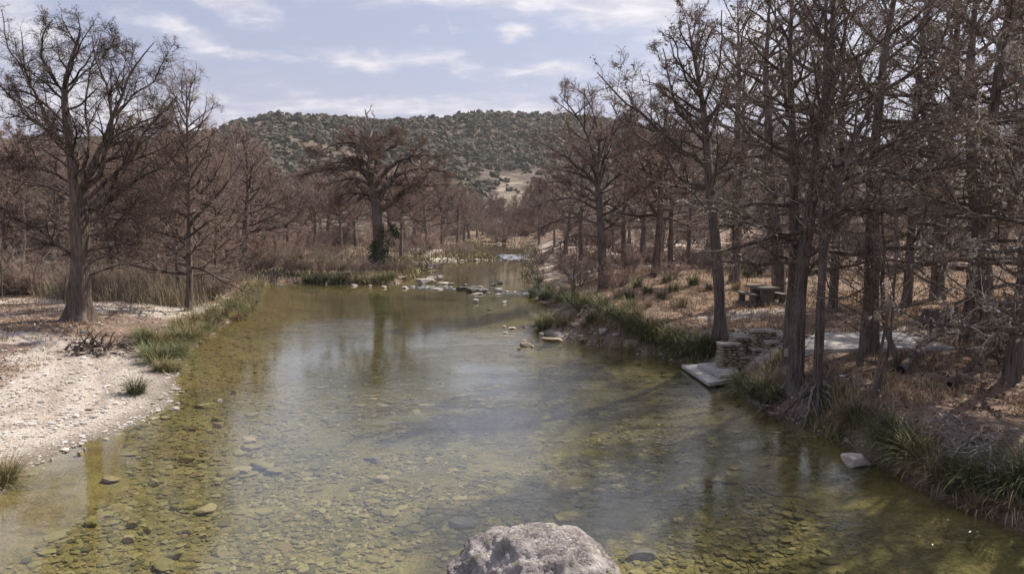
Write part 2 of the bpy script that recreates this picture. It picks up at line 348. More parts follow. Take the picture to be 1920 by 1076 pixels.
# ------------------------------------------------------------------ the ground, one sheet with the riverbed
def build_ground():
    ys = [-30.0]
    while ys[-1] < 1500: ys.append(ys[-1] + max(.14, .0085 * abs(ys[-1])) * (1 if ys[-1] > 8 else 4))
    ys = np.array(ys); xs = 11 * np.sinh(np.linspace(-5.4, 5.4, 760))
    X, Y = np.meshgrid(xs, ys); d = sdist(X, Y).reshape(X.shape)
    Z = height(X, Y, d)
    ny, nx = X.shape
    i = (np.arange(ny - 1)[:, None] * nx + np.arange(nx - 1)[None, :])
    Q = np.stack([i, i + 1, i + nx + 1, i + nx], -1).reshape(-1, 4)
    me = mesh('ground', np.stack([X, Y, Z], -1).reshape(-1, 3), Q)
    nz = fbm(X * .3, Y * .3, 4); left = X < np.where(Y < 60, 1.0, -0.01 * Y)
    def ell(px, py, a, b, z=1.0):
        c = P(px, py, z); return np.exp(-(((X - c[0]) / a) ** 2 + ((Y - c[1]) / b) ** 2) ** 2)
    grav = np.where(left & (Y < 34), 1 - ss(4.6, 6.4, d + nz * 4), 0) * ss(30, 25, Y)
    grav = np.maximum(grav, .6 * ell(300, 560, 5.5, 6)); grav = np.maximum(grav, .55 * ell(40, 640, 4, 1.2, .6)); grav = np.maximum(grav, .5 * ell(20, 560, 8, 1.5))
    grav = np.maximum(grav, .7 * ell(1410, 612, 2.4, 2.2, 1.6)); grav = np.maximum(grav, .6 * ell(1650, 612, 5, 1.6, 1.7)); grav = np.maximum(grav, .5 * ell(1400, 575, 3, 1.2, 1.8))
    grav = np.maximum(grav, .45 * ell(1760, 680, 3, .8, 1.7)); grav = np.maximum(grav, .7 * np.exp(-(d / .5) ** 2) * (Y > 20) * (nz > -.02) * (1 - left * (Y > 24) * (Y < 58)))
    grav = np.maximum(grav, .5 * ss(55, 62, Y) * ss(0.02, .12, nz) * (Y < 160))
    grav = np.clip(grav + (nz * 1.2) * (grav > .04), 0, 1)
    gr = np.where(left, .35 * ss(.0, .1, nz), .8 + nz * 1.5) * ss(1.0, 2.5, d)
    gr = np.where(left & (Y > 40), .8, gr); gr = np.where(~left & (Y > 40), gr * (.35 + .65 * ss(70, 40, Y)), gr)
    silt = np.where(left & (Y < 60), np.exp(-(np.clip(-d, 0, 99) / 2.2) ** 2), .6 * np.exp(-(np.clip(-d, 0, 99) / .8) ** 2)) * ss(-.12, .08, nz)
    deep = ss(.45, .95, -Z) * ss(13, 26, Y); drift = (np.exp(-((d + nz * 3 - 2.3) / .28) ** 2) + np.exp(-((d + nz * 4 - 3.9) / .4) ** 2)) * left * (Y < 34) * (d > 0)
    for k, v in (('deep', deep), ('drift', np.clip(drift, 0, 1)), ('silt', silt), ('gravel', grav), ('grass', np.clip(gr, 0, 1)), ('bed', ss(.03, -.10, Z)), ('damp', np.exp(-(np.clip(Z, 0, 9) / .045) ** 2) * (Z > 0))):
        a = me.attributes.new(k, 'FLOAT', 'POINT'); a.data.foreach_set('value', v.astype(np.float32).ravel())
    def f(t, bs):
        A = lambda n: t.new('ShaderNodeAttribute', attribute_name=n).outputs['Fac']
        o = t.new('ShaderNodeTexCoord').outputs['Object']
        big = t.noise(o, .45, 5, .6); mid = t.noise(o, 2.6, 6, .65); fine = t.noise(o, 14, 5, .65)
        # soil under leaves
        soil = t.mix(t.ramp(mid, [(.38, 0.), (.62, 1.)]), (.105, .070, .054), (.23, .168, .132))
        soil = t.mix(t.math('MULTIPLY', t.ramp(fine, [(.5, 0.), (.66, 1.)]), .55), soil, (.36, .30, .25))
        dryg = t.mix(t.ramp(fine, [(.3, 0.), (.7, 1.)]), (.18, .118, .078), (.34, .245, .165))
        dryg = t.mix(t.math('MULTIPLY', t.ramp(big, [(.45, 0.), (.62, 1.)]), .5), dryg, (.20, .12, .085))
        c = t.mix(A('grass'), soil, dryg)
        # gravel: pebble cells at two sizes
        v1 = t.new('ShaderNodeTexVoronoi'); t.l.new(o, v1.inputs['Vector']); v1.inputs['Scale'].default_value = 13
        v2 = t.new('ShaderNodeTexVoronoi'); t.l.new(o, v2.inputs['Vector']); v2.inputs['Scale'].default_value = 34
        s1 = t.new('ShaderNodeSeparateColor'); t.l.new(v1.outputs['Color'], s1.inputs[0])
        s2 = t.new('ShaderNodeSeparateColor'); t.l.new(v2.outputs['Color'], s2.inputs[0])
        g = t.mix(s1.outputs[0], (.40, .345, .295), (.70, .635, .56)); g2 = t.mix(s2.outputs[0], (.35, .30, .255), (.68, .62, .55))
        g = t.mix(.6, g, g2)
        g = t.mix(t.math('MULTIPLY', t.ramp(v2.outputs['Distance'], [(.4, 0.), (.8, 1.)]), .5), g, (.16, .12, .09))
        g = t.mix(t.math('MULTIPLY', t.ramp(mid, [(.50, 0.), (.66, 1.)]), .55), g, (.33, .25, .17))
        g = t.mix(t.math('MULTIPLY', A('drift'), t.ramp(fine, [(.38, 0.), (.60, .85)])), g, (.15, .105, .075))
        gm = t.math('ADD', A('gravel'), t.math('MULTIPLY', t.math('SUBTRACT', mid, .5), 1.3))
        c = t.mix(t.math('MULTIPLY', t.sstep(gm, .25, .6), t.sstep(A('gravel'), .02, .2)), c, g)
        # river bed: algae film, silt and stones
        wv = t.new('ShaderNodeVectorMath', operation='ADD'); t.l.new(t.mapping(o, (1, 1.35, 1)), wv.inputs[0]); t.l.new(t.noise(o, 2.2, 4, .7, 0, 1), wv.inputs[1])
        vb = t.new('ShaderNodeTexVoronoi'); t.l.new(wv.outputs[0], vb.inputs['Vector']); vb.inputs['Scale'].default_value = 5.5
        sb = t.new('ShaderNodeSeparateColor'); t.l.new(vb.outputs['Color'], sb.inputs[0])
        bed = t.mix(t.ramp(big, [(.36, 0.), (.60, 1.)]), (.045, .046, .026), (.215, .19, .10))
        bed = t.mix(t.math('MULTIPLY', sb.outputs[0], .75), bed, (.28, .225, .12))
        bed = t.mix(t.math('MULTIPLY', t.ramp(vb.outputs['Distance'], [(.4, 0.), (.8, 1.)]), t.math('MULTIPLY', .8, t.ramp(t.noise(o, .8, 4, .6), [(.42, .1), (.62, 1.)]))), bed, (.045, .037, .02))
        bed = t.mix(t.math('MULTIPLY', t.ramp(t.noise(o, 1.1, 6, .7), [(.56, 0.), (.70, 1.)]), .75), bed, (.038, .040, .024))
        bed = t.mix(t.math('MULTIPLY', t.ramp(fine, [(.5, 0.), (.7, 1.)]), .4), bed, (.30, .27, .14))
        bed = t.mix(t.math('MULTIPLY', A('deep'), .8), bed, t.mix(t.ramp(mid, [(.35, 0.), (.65, 1.)]), (.028, .032, .016), (.080, .080, .036)))  # deep bed darkened: light absorbed by the water put into the algae colour
        silt = t.mix(t.ramp(mid, [(.35, 0.), (.65, 1.)]), (.20, .125, .055), (.34, .24, .125))
        bed = t.mix(t.math('MULTIPLY', A('silt'), .5), bed, silt)
        c = t.mix(t.sstep(A('bed'), .1, .9), c, bed)
        c = t.mix(t.math('MULTIPLY', A('damp'), .75), c, (.07, .05, .03))
        h = t.math('ADD', t.math('MULTIPLY', fine, .5), t.math('MULTIPLY', t.math('SUBTRACT', 1.0, v1.outputs['Distance']), .5))
        bump(t, bs, h, .8, .07)
        return c
    me.materials.append(material('ground', f, .95, .1))
    return tag(obj('ground', me), 'river banks of gravel, leaf litter and dry grass with the stony riverbed', kind='structure')
ground = build_ground()

# ------------------------------------------------------------------ water
def build_water():
    xs = 11 * np.sinh(np.linspace(-3.2, 3.2, 220)); ys = np.linspace(-28, 270, 300)
    X, Y = np.meshgrid(xs, ys); nx = len(xs); i = (np.arange(len(ys) - 1)[:, None] * nx + np.arange(nx - 1)[None, :])
    Q = np.stack([i, i + 1, i + nx + 1, i + nx], -1).reshape(-1, 4)
    d = sdist(X, Y); keep = (d[Q].min(axis=1) < 1.5); Q = Q[keep]
    us, inv = np.unique(Q, return_inverse=True); V = np.stack([X, Y, X * 0], -1).reshape(-1, 3)[us]
    m = bpy.data.materials.new('clear_river_water'); m.use_nodes = True; t = NT(m.node_tree); t.n.clear()
    out = t.new('ShaderNodeOutputMaterial'); o = t.new('ShaderNodeTexCoord').outputs['Object']
    rip = t.noise(t.mapping(o, (1.0, 2.6, 1), (0, 0, .25)), 2.2, 5, .6, .5)
    rip2 = t.noise(t.mapping(o, (1, 1.6, 1), (0, 0, -.3)), 9, 3, .5, .3)
    rp_ = t.new('ShaderNodeAttribute', attribute_name='breeze').outputs['Fac']
    area = t.math('ADD', .05, t.math('MULTIPLY', rp_, t.ramp(t.noise(t.mapping(o, (1, 2.2, 1)), .35, 4, .6), [(.34, .15), (.58, 1.)])))
    h = t.math('ADD', t.math('MULTIPLY', rip, .7), t.math('MULTIPLY', rip2, .34))
    h = t.math('MULTIPLY', h, area)
    b = t.new('ShaderNodeBump'); t.put(b.inputs['Height'], h); b.inputs['Strength'].default_value = .7; b.inputs['Distance'].default_value = .06
    # Schlick reflectance, the same from above and below (no refraction is traced)
    dt = t.new('ShaderNodeVectorMath', operation='DOT_PRODUCT'); t.l.new(b.outputs[0], dt.inputs[0]); t.l.new(t.new('ShaderNodeNewGeometry').outputs['Incoming'], dt.inputs[1])
    fr = t.math('ADD', .02, t.math('MULTIPLY', .98, t.math('POWER', t.math('SUBTRACT', 1.0, t.math('ABSOLUTE', dt.outputs['Value']), clamp=True), 3.4)), clamp=True)
    gl = t.new('ShaderNodeBsdfGlossy'); gl.inputs['Roughness'].default_value = .035; t.l.new(b.outputs[0], gl.inputs['Normal']); gl.inputs['Color'].default_value = (1, 1, 1, 1)
    tr = t.new('ShaderNodeBsdfTransparent'); tr.inputs['Color'].default_value = (.89, .90, .73, 1)
    mx = t.new('ShaderNodeMixShader'); t.l.new(fr, mx.inputs[0]); t.l.new(tr.outputs[0], mx.inputs[1]); t.l.new(gl.outputs[0], mx.inputs[2])
    t.l.new(mx.outputs[0], out.inputs[0])
    me = mesh('river_water', V, inv.reshape(-1, 4), mat=m)
    def ga(px, py, sx, sy): c = P(px, py); return np.exp(-((V[:, 0] - c[0]) / sx) ** 2 - ((V[:, 1] - c[1]) / sy) ** 2)
    br = np.maximum.reduce([ga(1150, 700, 2.6, 6), ga(1020, 660, 3.5, 3.5), ga(1290, 790, 1.6, 3.2), 1.6 * ga(1740, 980, 2.6, 1.8), .5 * ga(800, 760, 5, 4), .45 * ga(620, 620, 2.5, 3), .4 * ga(900, 900, 4, 2.5)])
    at = me.attributes.new('breeze', 'FLOAT', 'POINT'); at.data.foreach_set('value', br.astype(np.float32))
    return tag(obj('river_water', me), 'clear shallow green river water reflecting the sky', kind='structure')
water = build_water()

# ------------------------------------------------------------------ hill
RIDGE = [(-500, 300), (0, 258), (200, 262), (330, 262), (400, 250), (450, 234), (520, 219), (600, 218), (700, 229), (760, 229), (850, 221), (900, 215), (1000, 216), (1100, 224), (1200, 238), (1350, 262), (1600, 275), (2400, 300)]
def ridge_el(az):
    a = np.array([math.atan((p[0] - 960) / FOC) for p in RIDGE]); e = np.array([(HOR - p[1]) / math.hypot(FOC, p[0] - 960) for p in RIDGE])
    return np.interp(az, a, e)
def hill_h(az, r):
    """height of the hill by bearing and distance"""
    r0 = 330 + 60 * np.sin(az * 3 + .5); rr = 780 + 60 * np.sin(az * 5)
    top = ridge_el(az) * rr + CAM_H - 3.0
    u = np.clip((r - r0) / (rr - r0), 0, 1.6)
    x, y = np.sin(az) * r, np.cos(az) * r
    prof = np.where(u < 1, u ** 1.15 * (1 - .12 * np.sin(u * math.pi)), 1 - .5 * (u - 1))
    gully = fbm(x * .012, y * .012, 4) * 26 * np.sin(np.clip(u, 0, 1) * math.pi)
    return 1.0 + prof * top + gully * ss(0, .3, u) + np.abs(fbm(x * .05, y * .05, 3)) * 3 * ss(0, .1, u)
def build_hill():
    az = np.linspace(-.95, .95, 520); r = np.linspace(300, 1150, 190)
    A, Rr = np.meshgrid(az, r); Z = hill_h(A, Rr); Z[0] = -2
    V = np.stack([np.sin(A) * Rr, np.cos(A) * Rr, Z], -1).reshape(-1, 3); nx = len(az)
    i = (np.arange(len(r) - 1)[:, None] * nx + np.arange(nx - 1)[None, :]); Q = np.stack([i, i + 1, i + nx + 1, i + nx], -1).reshape(-1, 4)
    me = mesh('hill', V, Q)
    px, py = to_px(V[:, 0], V[:, 1], V[:, 2])
    cl = np.exp(-(((px - 958) / 30) ** 2 + ((py - 368) / 40) ** 2) ** 2)
    a = me.attributes.new('cliff', 'FLOAT', 'POINT'); a.data.foreach_set('value', cl.astype(np.float32))
    def f(t, bs):
        o = t.new('ShaderNodeTexCoord').outputs['Object']
        n = t.noise(t.mapping(o, (.05, .05, .25)), 1.0, 7, .65, .4); n2 = t.noise(o, .02, 4, .6); n3 = t.noise(t.mapping(o, (.02, .02, .9)), 1.0, 4, .6, .3)
        c = t.mix(t.ramp(n, [(.38, 0.), (.64, 1.)]), (.085, .068, .052), (.19, .15, .122))
        c = t.mix(t.math('MULTIPLY', t.ramp(n3, [(.60, 0.), (.68, 1.)]), .5), c, (.30, .26, .23))
        c = t.mix(t.math('MULTIPLY', t.ramp(n2, [(.5, 0.), (.7, 1.)]), .3), c, (.055, .06, .035))
        cf = t.math('ADD', t.new('ShaderNodeAttribute', attribute_name='cliff').outputs['Fac'], t.math('MULTIPLY', t.math('SUBTRACT', n, .5), 2.6))
        cc = t.mix(t.ramp(n3, [(.42, 0.), (.56, 1.)]), (.20, .16, .12), (.40, .34, .27)); cc = t.mix(t.ramp(n, [(.42, 0.), (.56, 1.)]), (.12, .095, .075), cc)
        c = t.mix(t.sstep(cf, .35, .95), c, cc)
        bump(t, bs, n, 1.0, 3.0); return c
    me.materials.append(material('hillside', f, .95, .1))
    return tag(obj('hill', me), 'scrubby limestone hill with a pale bluff at its foot', kind='structure')
build_hill()

# ------------------------------------------------------------------ bare cypress trees
def spawn(Pn, Rn, m, f0, f1, ang, lf, n, rf, rng, flat=.5, up=0.0, wig=.18, rmin=.004, Lmin=.1, taper=.35, Lmax=9):
    """children on a batch of parent branches"""
    B, N, _ = Pn.shape
    f = rng.uniform(f0, f1, (B, m)); q = f * (N - 1); i = np.minimum(q.astype(int), N - 2); w = (q - i)[..., None]
    b = np.arange(B)[:, None]
    pos = Pn[b, i] * (1 - w) + Pn[b, i + 1] * w; tan = norm(Pn[b, i + 1] - Pn[b, i])
    rad = Rn[b, i] * (1 - w[..., 0]) + Rn[b, i + 1] * w[..., 0]
    Lp = np.linalg.norm(np.diff(Pn, axis=1), axis=2).sum(1)[:, None]
    v = rng.normal(size=(B, m, 3)); v[..., 2] *= flat
    perp = norm(v - (v * tan).sum(-1, keepdims=True) * tan)
    a = (ang + rng.normal(size=(B, m)) * .2)[..., None]
    d = norm(np.cos(a) * tan + np.sin(a) * perp)
    L = np.clip(lf * Lp * (1 - .6 * f) * rng.uniform(.55, 1.25, (B, m)), Lmin, Lmax)[..., None] / (n - 1)
    out = [pos]
    for k in range(n - 1):
        d = norm(d + rng.normal(size=d.shape) * wig + np.array([0, 0, up])); pos = pos + d * L; out.append(pos)
    C = np.stack(out, 2).reshape(B * m, n, 3)
    r0 = np.maximum(rad * rf, rmin).reshape(-1, 1)
    Rc = np.maximum(r0 * np.linspace(1, taper, n)[None, :], rmin * .7)
    return C, Rc
def clumps(g, pts, size, rng, k=3, hang=.0):
    """little dry fronds and cones: k narrow leaf-like slivers at each point"""
    n = len(pts); c = np.repeat(pts, k, 0) + rng.normal(size=(n * k, 3)) * size * .5
    d = rng.normal(size=(n * k, 3)); d[:, 2] = d[:, 2] * (.6) - hang; d = norm(d); s = norm(np.cross(d, rng.normal(size=(n * k, 3))))
    L = size * rng.uniform(.5, 1.3, (n * k, 1)); W = L * .22
    V = np.stack([c, c + d * L * .5 + s * W, c + d * L, c + d * L * .5 - s * W], 1).reshape(-1, 3)
    Q = np.arange(n * k * 4).reshape(-1, 4); g.add(V, Q)
def trunk_geo(g, line, rad, rng, flare=.9, flare_h=1.5, k=22, flutes=6):
    """tapering trunk with a buttressed foot; line (N,3), rad (N,)"""
    L = np.r_[0, np.cumsum(np.linalg.norm(np.diff(line, axis=0), axis=1))]
    n = max(24, int(L[-1] / .22)); u = np.r_[np.linspace(0, 2.2, 16), np.linspace(2.35, L[-1], n)] if L[-1] > 3 else np.linspace(0, L[-1], n)
    C = np.stack([np.interp(u, L, line[:, i]) for i in range(3)], 1); r = np.interp(u, L, rad)
    th = np.arange(k) * 2 * math.pi / k; ph = rng.uniform(0, 6.28, 4)
    fl = flare * np.exp(-(u / (flare_h * .42)))[:, None]
    lob = .55 + .45 * np.cos(flutes * th + ph[0])[None] + .25 * np.cos(3 * th + ph[1])[None]
    bumpy = .05 * np.cos(5 * th + ph[2])[None] + .04 * np.sin(9 * th[None] + u[:, None] * 1.3) + .05 * np.sin(u * 2.3 + ph[3])[:, None]
    rr = r[:, None] * (1 + fl * lob + bumpy)
    V = np.stack([C[:, None, 0] + rr * np.cos(th), C[:, None, 1] + rr * np.sin(th), np.repeat(C[:, 2:3], k, 1)], -1)
    i = (np.arange(len(u) - 1) * k)[:, None]; j = np.arange(k)[None]; j2 = (j + 1) % k
    g.add(V.reshape(-1, 3), np.stack([i + j, i + j2, i + k + j2, i + k + j], -1).reshape(-1, 4))
def wander(p, d, L, n, rng, wig=.1, up=0.0):
    out = [np.array(p, float)]; d = np.array(d, float)
    for k in range(n - 1):
        d = norm(d + rng.normal(size=3) * wig + np.array([0, 0, up])); out.append(out[-1] + d * L / (n - 1))
    return np.array(out)
def resamp(l, n=9): return curve(l, n) if len(l) > 1 else l
def crown_from(limbs, rads, rng, dens=1.0, mat='twig', tw=.0055, clump=.05, sub=.42, hang=.05, flat=.45, moss=0):
    """limbs: list of (9,3) lines -> (limb geometry, twig geometry)"""
    gl, gt = Geo(), Geo()
    A = np.stack(limbs); Ra = np.stack(rads); tubes(gl, A, Ra, 7)
    m1 = max(5, round(11 * dens)); m2 = max(4, round(7 * dens)); m3 = max(3, round(4 * dens))
    B1, R1 = spawn(A, Ra, m1, .12, .99, .85, sub, 6, .55, rng, flat, .02, .16, tw * 1.9, .45, .3, 2.6); tubes(gl, B1, R1, 5)
    B2, R2 = spawn(B1, R1, m2, .1, 1., .8, .55, 5, .6, rng, flat, -.01, .2, tw * 1.0, .22, .45, 1.1); tubes(gt, B2, R2, 3)
    B3, R3 = spawn(B2, R2, m3, .1, 1., .8, .6, 3, .7, rng, .7, -hang, .25, tw * .62, .12, .5, .5); tubes(gt, B3, R3, 3)
    if clump: clumps(gt, B3[::5, -1], clump, rng, 2, hang * 3)
    if moss:
        pick = B1.reshape(-1, 3)[rng.random(len(B1) * 6) < moss]
        clumps(gt, pick, .13, rng, 9, .5)
    return gl, gt
def auto_limbs(trunk, rad, rng, n=36, f0=.25, Lmax=4.5, e0=-.05, e1=.95, prof=.6, rk=.42):
    """limbs round a trunk line, long and level low down, short and steep near the top"""
    L = np.r_[0, np.cumsum(np.linalg.norm(np.diff(trunk, axis=0), axis=1))]; H = L[-1]
    limbs, rads = [], []
    for i in range(n):
        f = f0 + (1 - f0) * ((i + rng.uniform(0, 1)) / n) ** .95; az = i * 2.4 + rng.normal() * .5
        s = f * H; p = np.array([np.interp(s, L, trunk[:, k]) for k in range(3)]); r = np.interp(s, L, rad)
        q = (f - f0) / (1 - f0); el = e0 + (e1 - e0) * q + rng.normal() * .14
        ln = (Lmax * (1 - q) ** prof * rng.uniform(.6, 1.15)) + .9
        d = (math.cos(az) * math.cos(el), math.sin(az) * math.cos(el), math.sin(el))
        l = wander(p, d, ln, 9, rng, .13, .03 + .05 * rng.random()); limbs.append(l)
        r0 = min(r * .75, .018 + ln * .0155 * (rk / .42)); rads.append(np.linspace(r0, .010, 9))
    return limbs, rads
def assemble(name, trunk_g, gl, gt, bark, twig, loc, limb_mat='limb'):
    """one tree: trunk, branches, twigs"""
    root = empty(name, loc)
    obj('trunk', trunk_g.mesh('trunk', MAT[bark]), root)
    obj('branches', gl.mesh('branches', MAT[limb_mat]), root)
    obj('crown', gt.mesh('crown', MAT[twig]), root)
    return root
def generic_tree(seed, H=13.5, r0=.26, n=38, f0=.25, Lmax=4.4, lean=.03, dens=1.0, bark='bark_dark', twig='twig', e0=-.05, e1=1.0, moss=0, clump=.05, fork=0, tw=.0044, flare=.7, hang=.05):
    rng = np.random.default_rng(seed)
    az = rng.uniform(0, 6.28)
    tr = wander((0, 0, -.25), (math.cos(az) * lean, math.sin(az) * lean, 1), H + .25, 22, rng, .035, .05)
    rad = r0 * (1 - np.linspace(0, 1, 22)) ** .8 + .012
    g = Geo(); trunk_geo(g, tr, rad, rng, flare)
    limbs, rads = auto_limbs(tr, rad, rng, n, f0, Lmax, e0, e1)
    for k in range(fork):
        f = rng.uniform(.35, .6); i = int(f * 21); a = rng.uniform(0, 6.28)
        l = wander(tr[i], (math.cos(a) * .6, math.sin(a) * .6, 1), H * (1 - f) * .85, 14, rng, .07, .04)
        r = np.linspace(rad[i] * .7, .012, 14); gg = Geo(); tubes(g, l[None], r[None], 9)
        a_, b_ = auto_limbs(l, r, rng, int(n * .45), .15, Lmax * .6, .1, 1.0); limbs += a_; rads += b_
    gl, gt = crown_from(limbs, rads, rng, dens, twig, tw, clump, moss=moss, hang=hang)
    return g, gl, gt, H
PROTO = {}
def proto(key, **kw):
    bark = kw.pop('bark', 'bark_dark'); twig = kw.pop('twig', 'twig'); limb = kw.pop('limb', 'limb')
    g, gl, gt, H = generic_tree(bark=bark, twig=twig, **kw)
    PROTO[key] = dict(trunk=g.mesh('trunk', MAT[bark]), branches=gl.mesh('branches', MAT[limb]), crown=gt.mesh('crown', MAT[twig]), H=H)
def plant(key, name, loc, Ht, rz, label, group=None, fat=1.0, cat='tree', tilt=(0, 0)):
    p = PROTO[key]; s = Ht / p['H']; root = empty(name, loc, rz)
    root.scale = (s * fat, s * fat, s); root.rotation_euler = (tilt[0], tilt[1], rz)
    for part in ('trunk', 'branches', 'crown'): obj(part, p[part], root)
    return tag(root, label, cat, group)
def top_z(py, Y): return CAM_H + (HOR - py) / FOC * Y

# --- prototypes
proto('near_a', seed=11, H=13.5, r0=.27, n=30, f0=.24, Lmax=4.8, flare=.4, dens=.84, limb='limb_near', twig='twig_grey', e0=-.12, e1=.8, moss=.16, clump=.05, hang=.1)
proto('near_b', seed=12, H=13.5, r0=.22, n=29, f0=.20, Lmax=4.4, flare=.4, dens=.82, limb='limb_near', twig='twig_pale', e0=-.1, e1=.75, moss=.32, clump=.06, hang=.12)
proto('near_low', seed=15, H=13.5, r0=.2, n=30, f0=.12, Lmax=4.8, flare=.4, limb='limb_near', dens=.85, twig='twig_pale', e0=-.2, e1=.7, moss=.8, clump=.08, hang=.16)
proto('near_c', seed=13, H=13.5, r0=.24, n=24, f0=.30, Lmax=4.6, flare=.4, dens=.82, limb='limb_near', twig='twig_grey', fork=2, moss=.12, clump=.05)
proto('red_a', seed=21, H=13.0, r0=.20, n=50, f0=.16, Lmax=4.6, dens=1.0, twig='twig', bark='bark', e0=.02, e1=1.0, limb='limb')
proto('red_b', seed=22, H=12.5, r0=.22, n=34, f0=.24, Lmax=4.6, dens=1.0, twig='twig', fork=3)
proto('far_a', seed=31, H=12.5, r0=.34, n=40, f0=.28, Lmax=5.8, dens=.9, twig='twig', tw=.010, e0=.05, e1=.9, flare=.5, clump=.09)
proto('far_b', seed=32, H=12.5, r0=.30, n=26, f0=.32, Lmax=5.2, dens=.9, twig='twig', fork=3, tw=.010, clump=.09)
# young leaning saplings
def sapling_proto(key, seed, H=4.5, r0=.045, n=16, twig='twig', bark='bark', Lmax=1.1):
    rng = np.random.default_rng(seed)
    tr = wander((0, 0, -.1), (.05, 0, 1), H + .1, 14, rng, .06, .05); rad = np.linspace(r0, .01, 14)
    g = Geo(); tubes(g, tr[None], rad[None], 8)
    limbs, rads = auto_limbs(tr, rad, rng, n, .3, Lmax, .3, 1.1); gl, gt = Geo(), Geo()
    rads = [r * .6 for r in rads]
    A, Ra = np.stack(limbs), np.stack(rads); tubes(gl, A, Ra, 4)
    B1, R1 = spawn(A, Ra, 7, .15, 1, .8, .5, 4, .6, rng, .6, .02, .2, .005); tubes(gt, B1, R1, 3)
    B2, R2 = spawn(B1, R1, 5, .15, 1, .8, .5, 3, .6, rng, .7, 0, .2, .004); tubes(gt, B2, R2, 3)
    PROTO[key] = dict(trunk=g.mesh('trunk', MAT[bark]), branches=gl.mesh('branches', MAT['limb']), crown=gt.mesh('crown', MAT[twig]), H=H)
sapling_proto('sapling_a', 41); sapling_proto('sapling_b', 42, 4.2, .05, 12, 'twig_grey', 'bark_dark'); sapling_proto('sapling_pale', 43, 4.5, .07, 12, 'twig_pale', 'bark_pale', 1.4)

# --- trees traced limb by limb: every limb gets its own depth and thickness
def traced_tree(name, seed, Y, trunk_px, trunk_r, limbs_px, bark, twig, label, dens=1.0, extra=10, extra_L=4.0, flare=.9, flutes=7, tw=.0055, limb_mat='limb', clump=.05, moss=0, f_extra=.45, sub=.42, zf=None, group=None, limb_k=1.0):
    rng = np.random.default_rng(seed)
    base = G(*trunk_px[0]) if zf is None else None
    Y = base[1] if base is not None and Y is None else Y
    W = lambda px, py, dy=0: PD(px, py, Y + dy)
    line = np.array([W(*p) for p in trunk_px]); line[0, 2] = h1(line[0, 0], line[0, 1]) - .25
    org = line[0].copy(); org[2] += .25
    line = curve(line, 26); rad = np.interp(np.linspace(0, 1, 26), np.linspace(0, 1, len(trunk_r)), trunk_r)
    g = Geo(); trunk_geo(g, line - org, rad, rng, flare, flutes=flutes)
    limbs, rads = [], []
    for spec in limbs_px:
        pts, r0, dy = spec; m = len(pts); r0 = r0 * limb_k
        l = np.array([W(p[0], p[1], dy * (i / (m - 1)) ** 1.2) for i, p in enumerate(pts)])
        l = curve(l, 9) - org; l[1:] += rng.normal(size=(8, 3)) * .05
        limbs.append(l); rads.append(np.linspace(r0, .012, 9) ** 1.0)
        tubes(g, curve(l, 12)[None], np.linspace(r0, .02, 12)[None], 9)
    a, b = auto_limbs(line - org, rad, rng, extra, f_extra, extra_L, .1, .9); limbs += a; rads += b
    # side branches of the great limbs
    big = [(l, r) for l, r in zip(limbs[:len(limbs_px)], rads) if r[0] > .05]
    if big:
        A = np.stack([x[0] for x in big]); Ra = np.stack([x[1] for x in big])
        C, Rc = spawn(A, Ra, 5, .2, .9, .75, .5, 9, .55, rng, .6, .04, .14, .012, .8, .3, 3.2)
        limbs += list(C); rads += list(Rc)
    gl, gt = crown_from(limbs, rads, rng, dens, twig, tw, clump, sub, moss=moss)
    root = assemble(name, g, gl, gt, bark, twig, org, limb_mat)
    return tag(root, label, 'tree', group), org
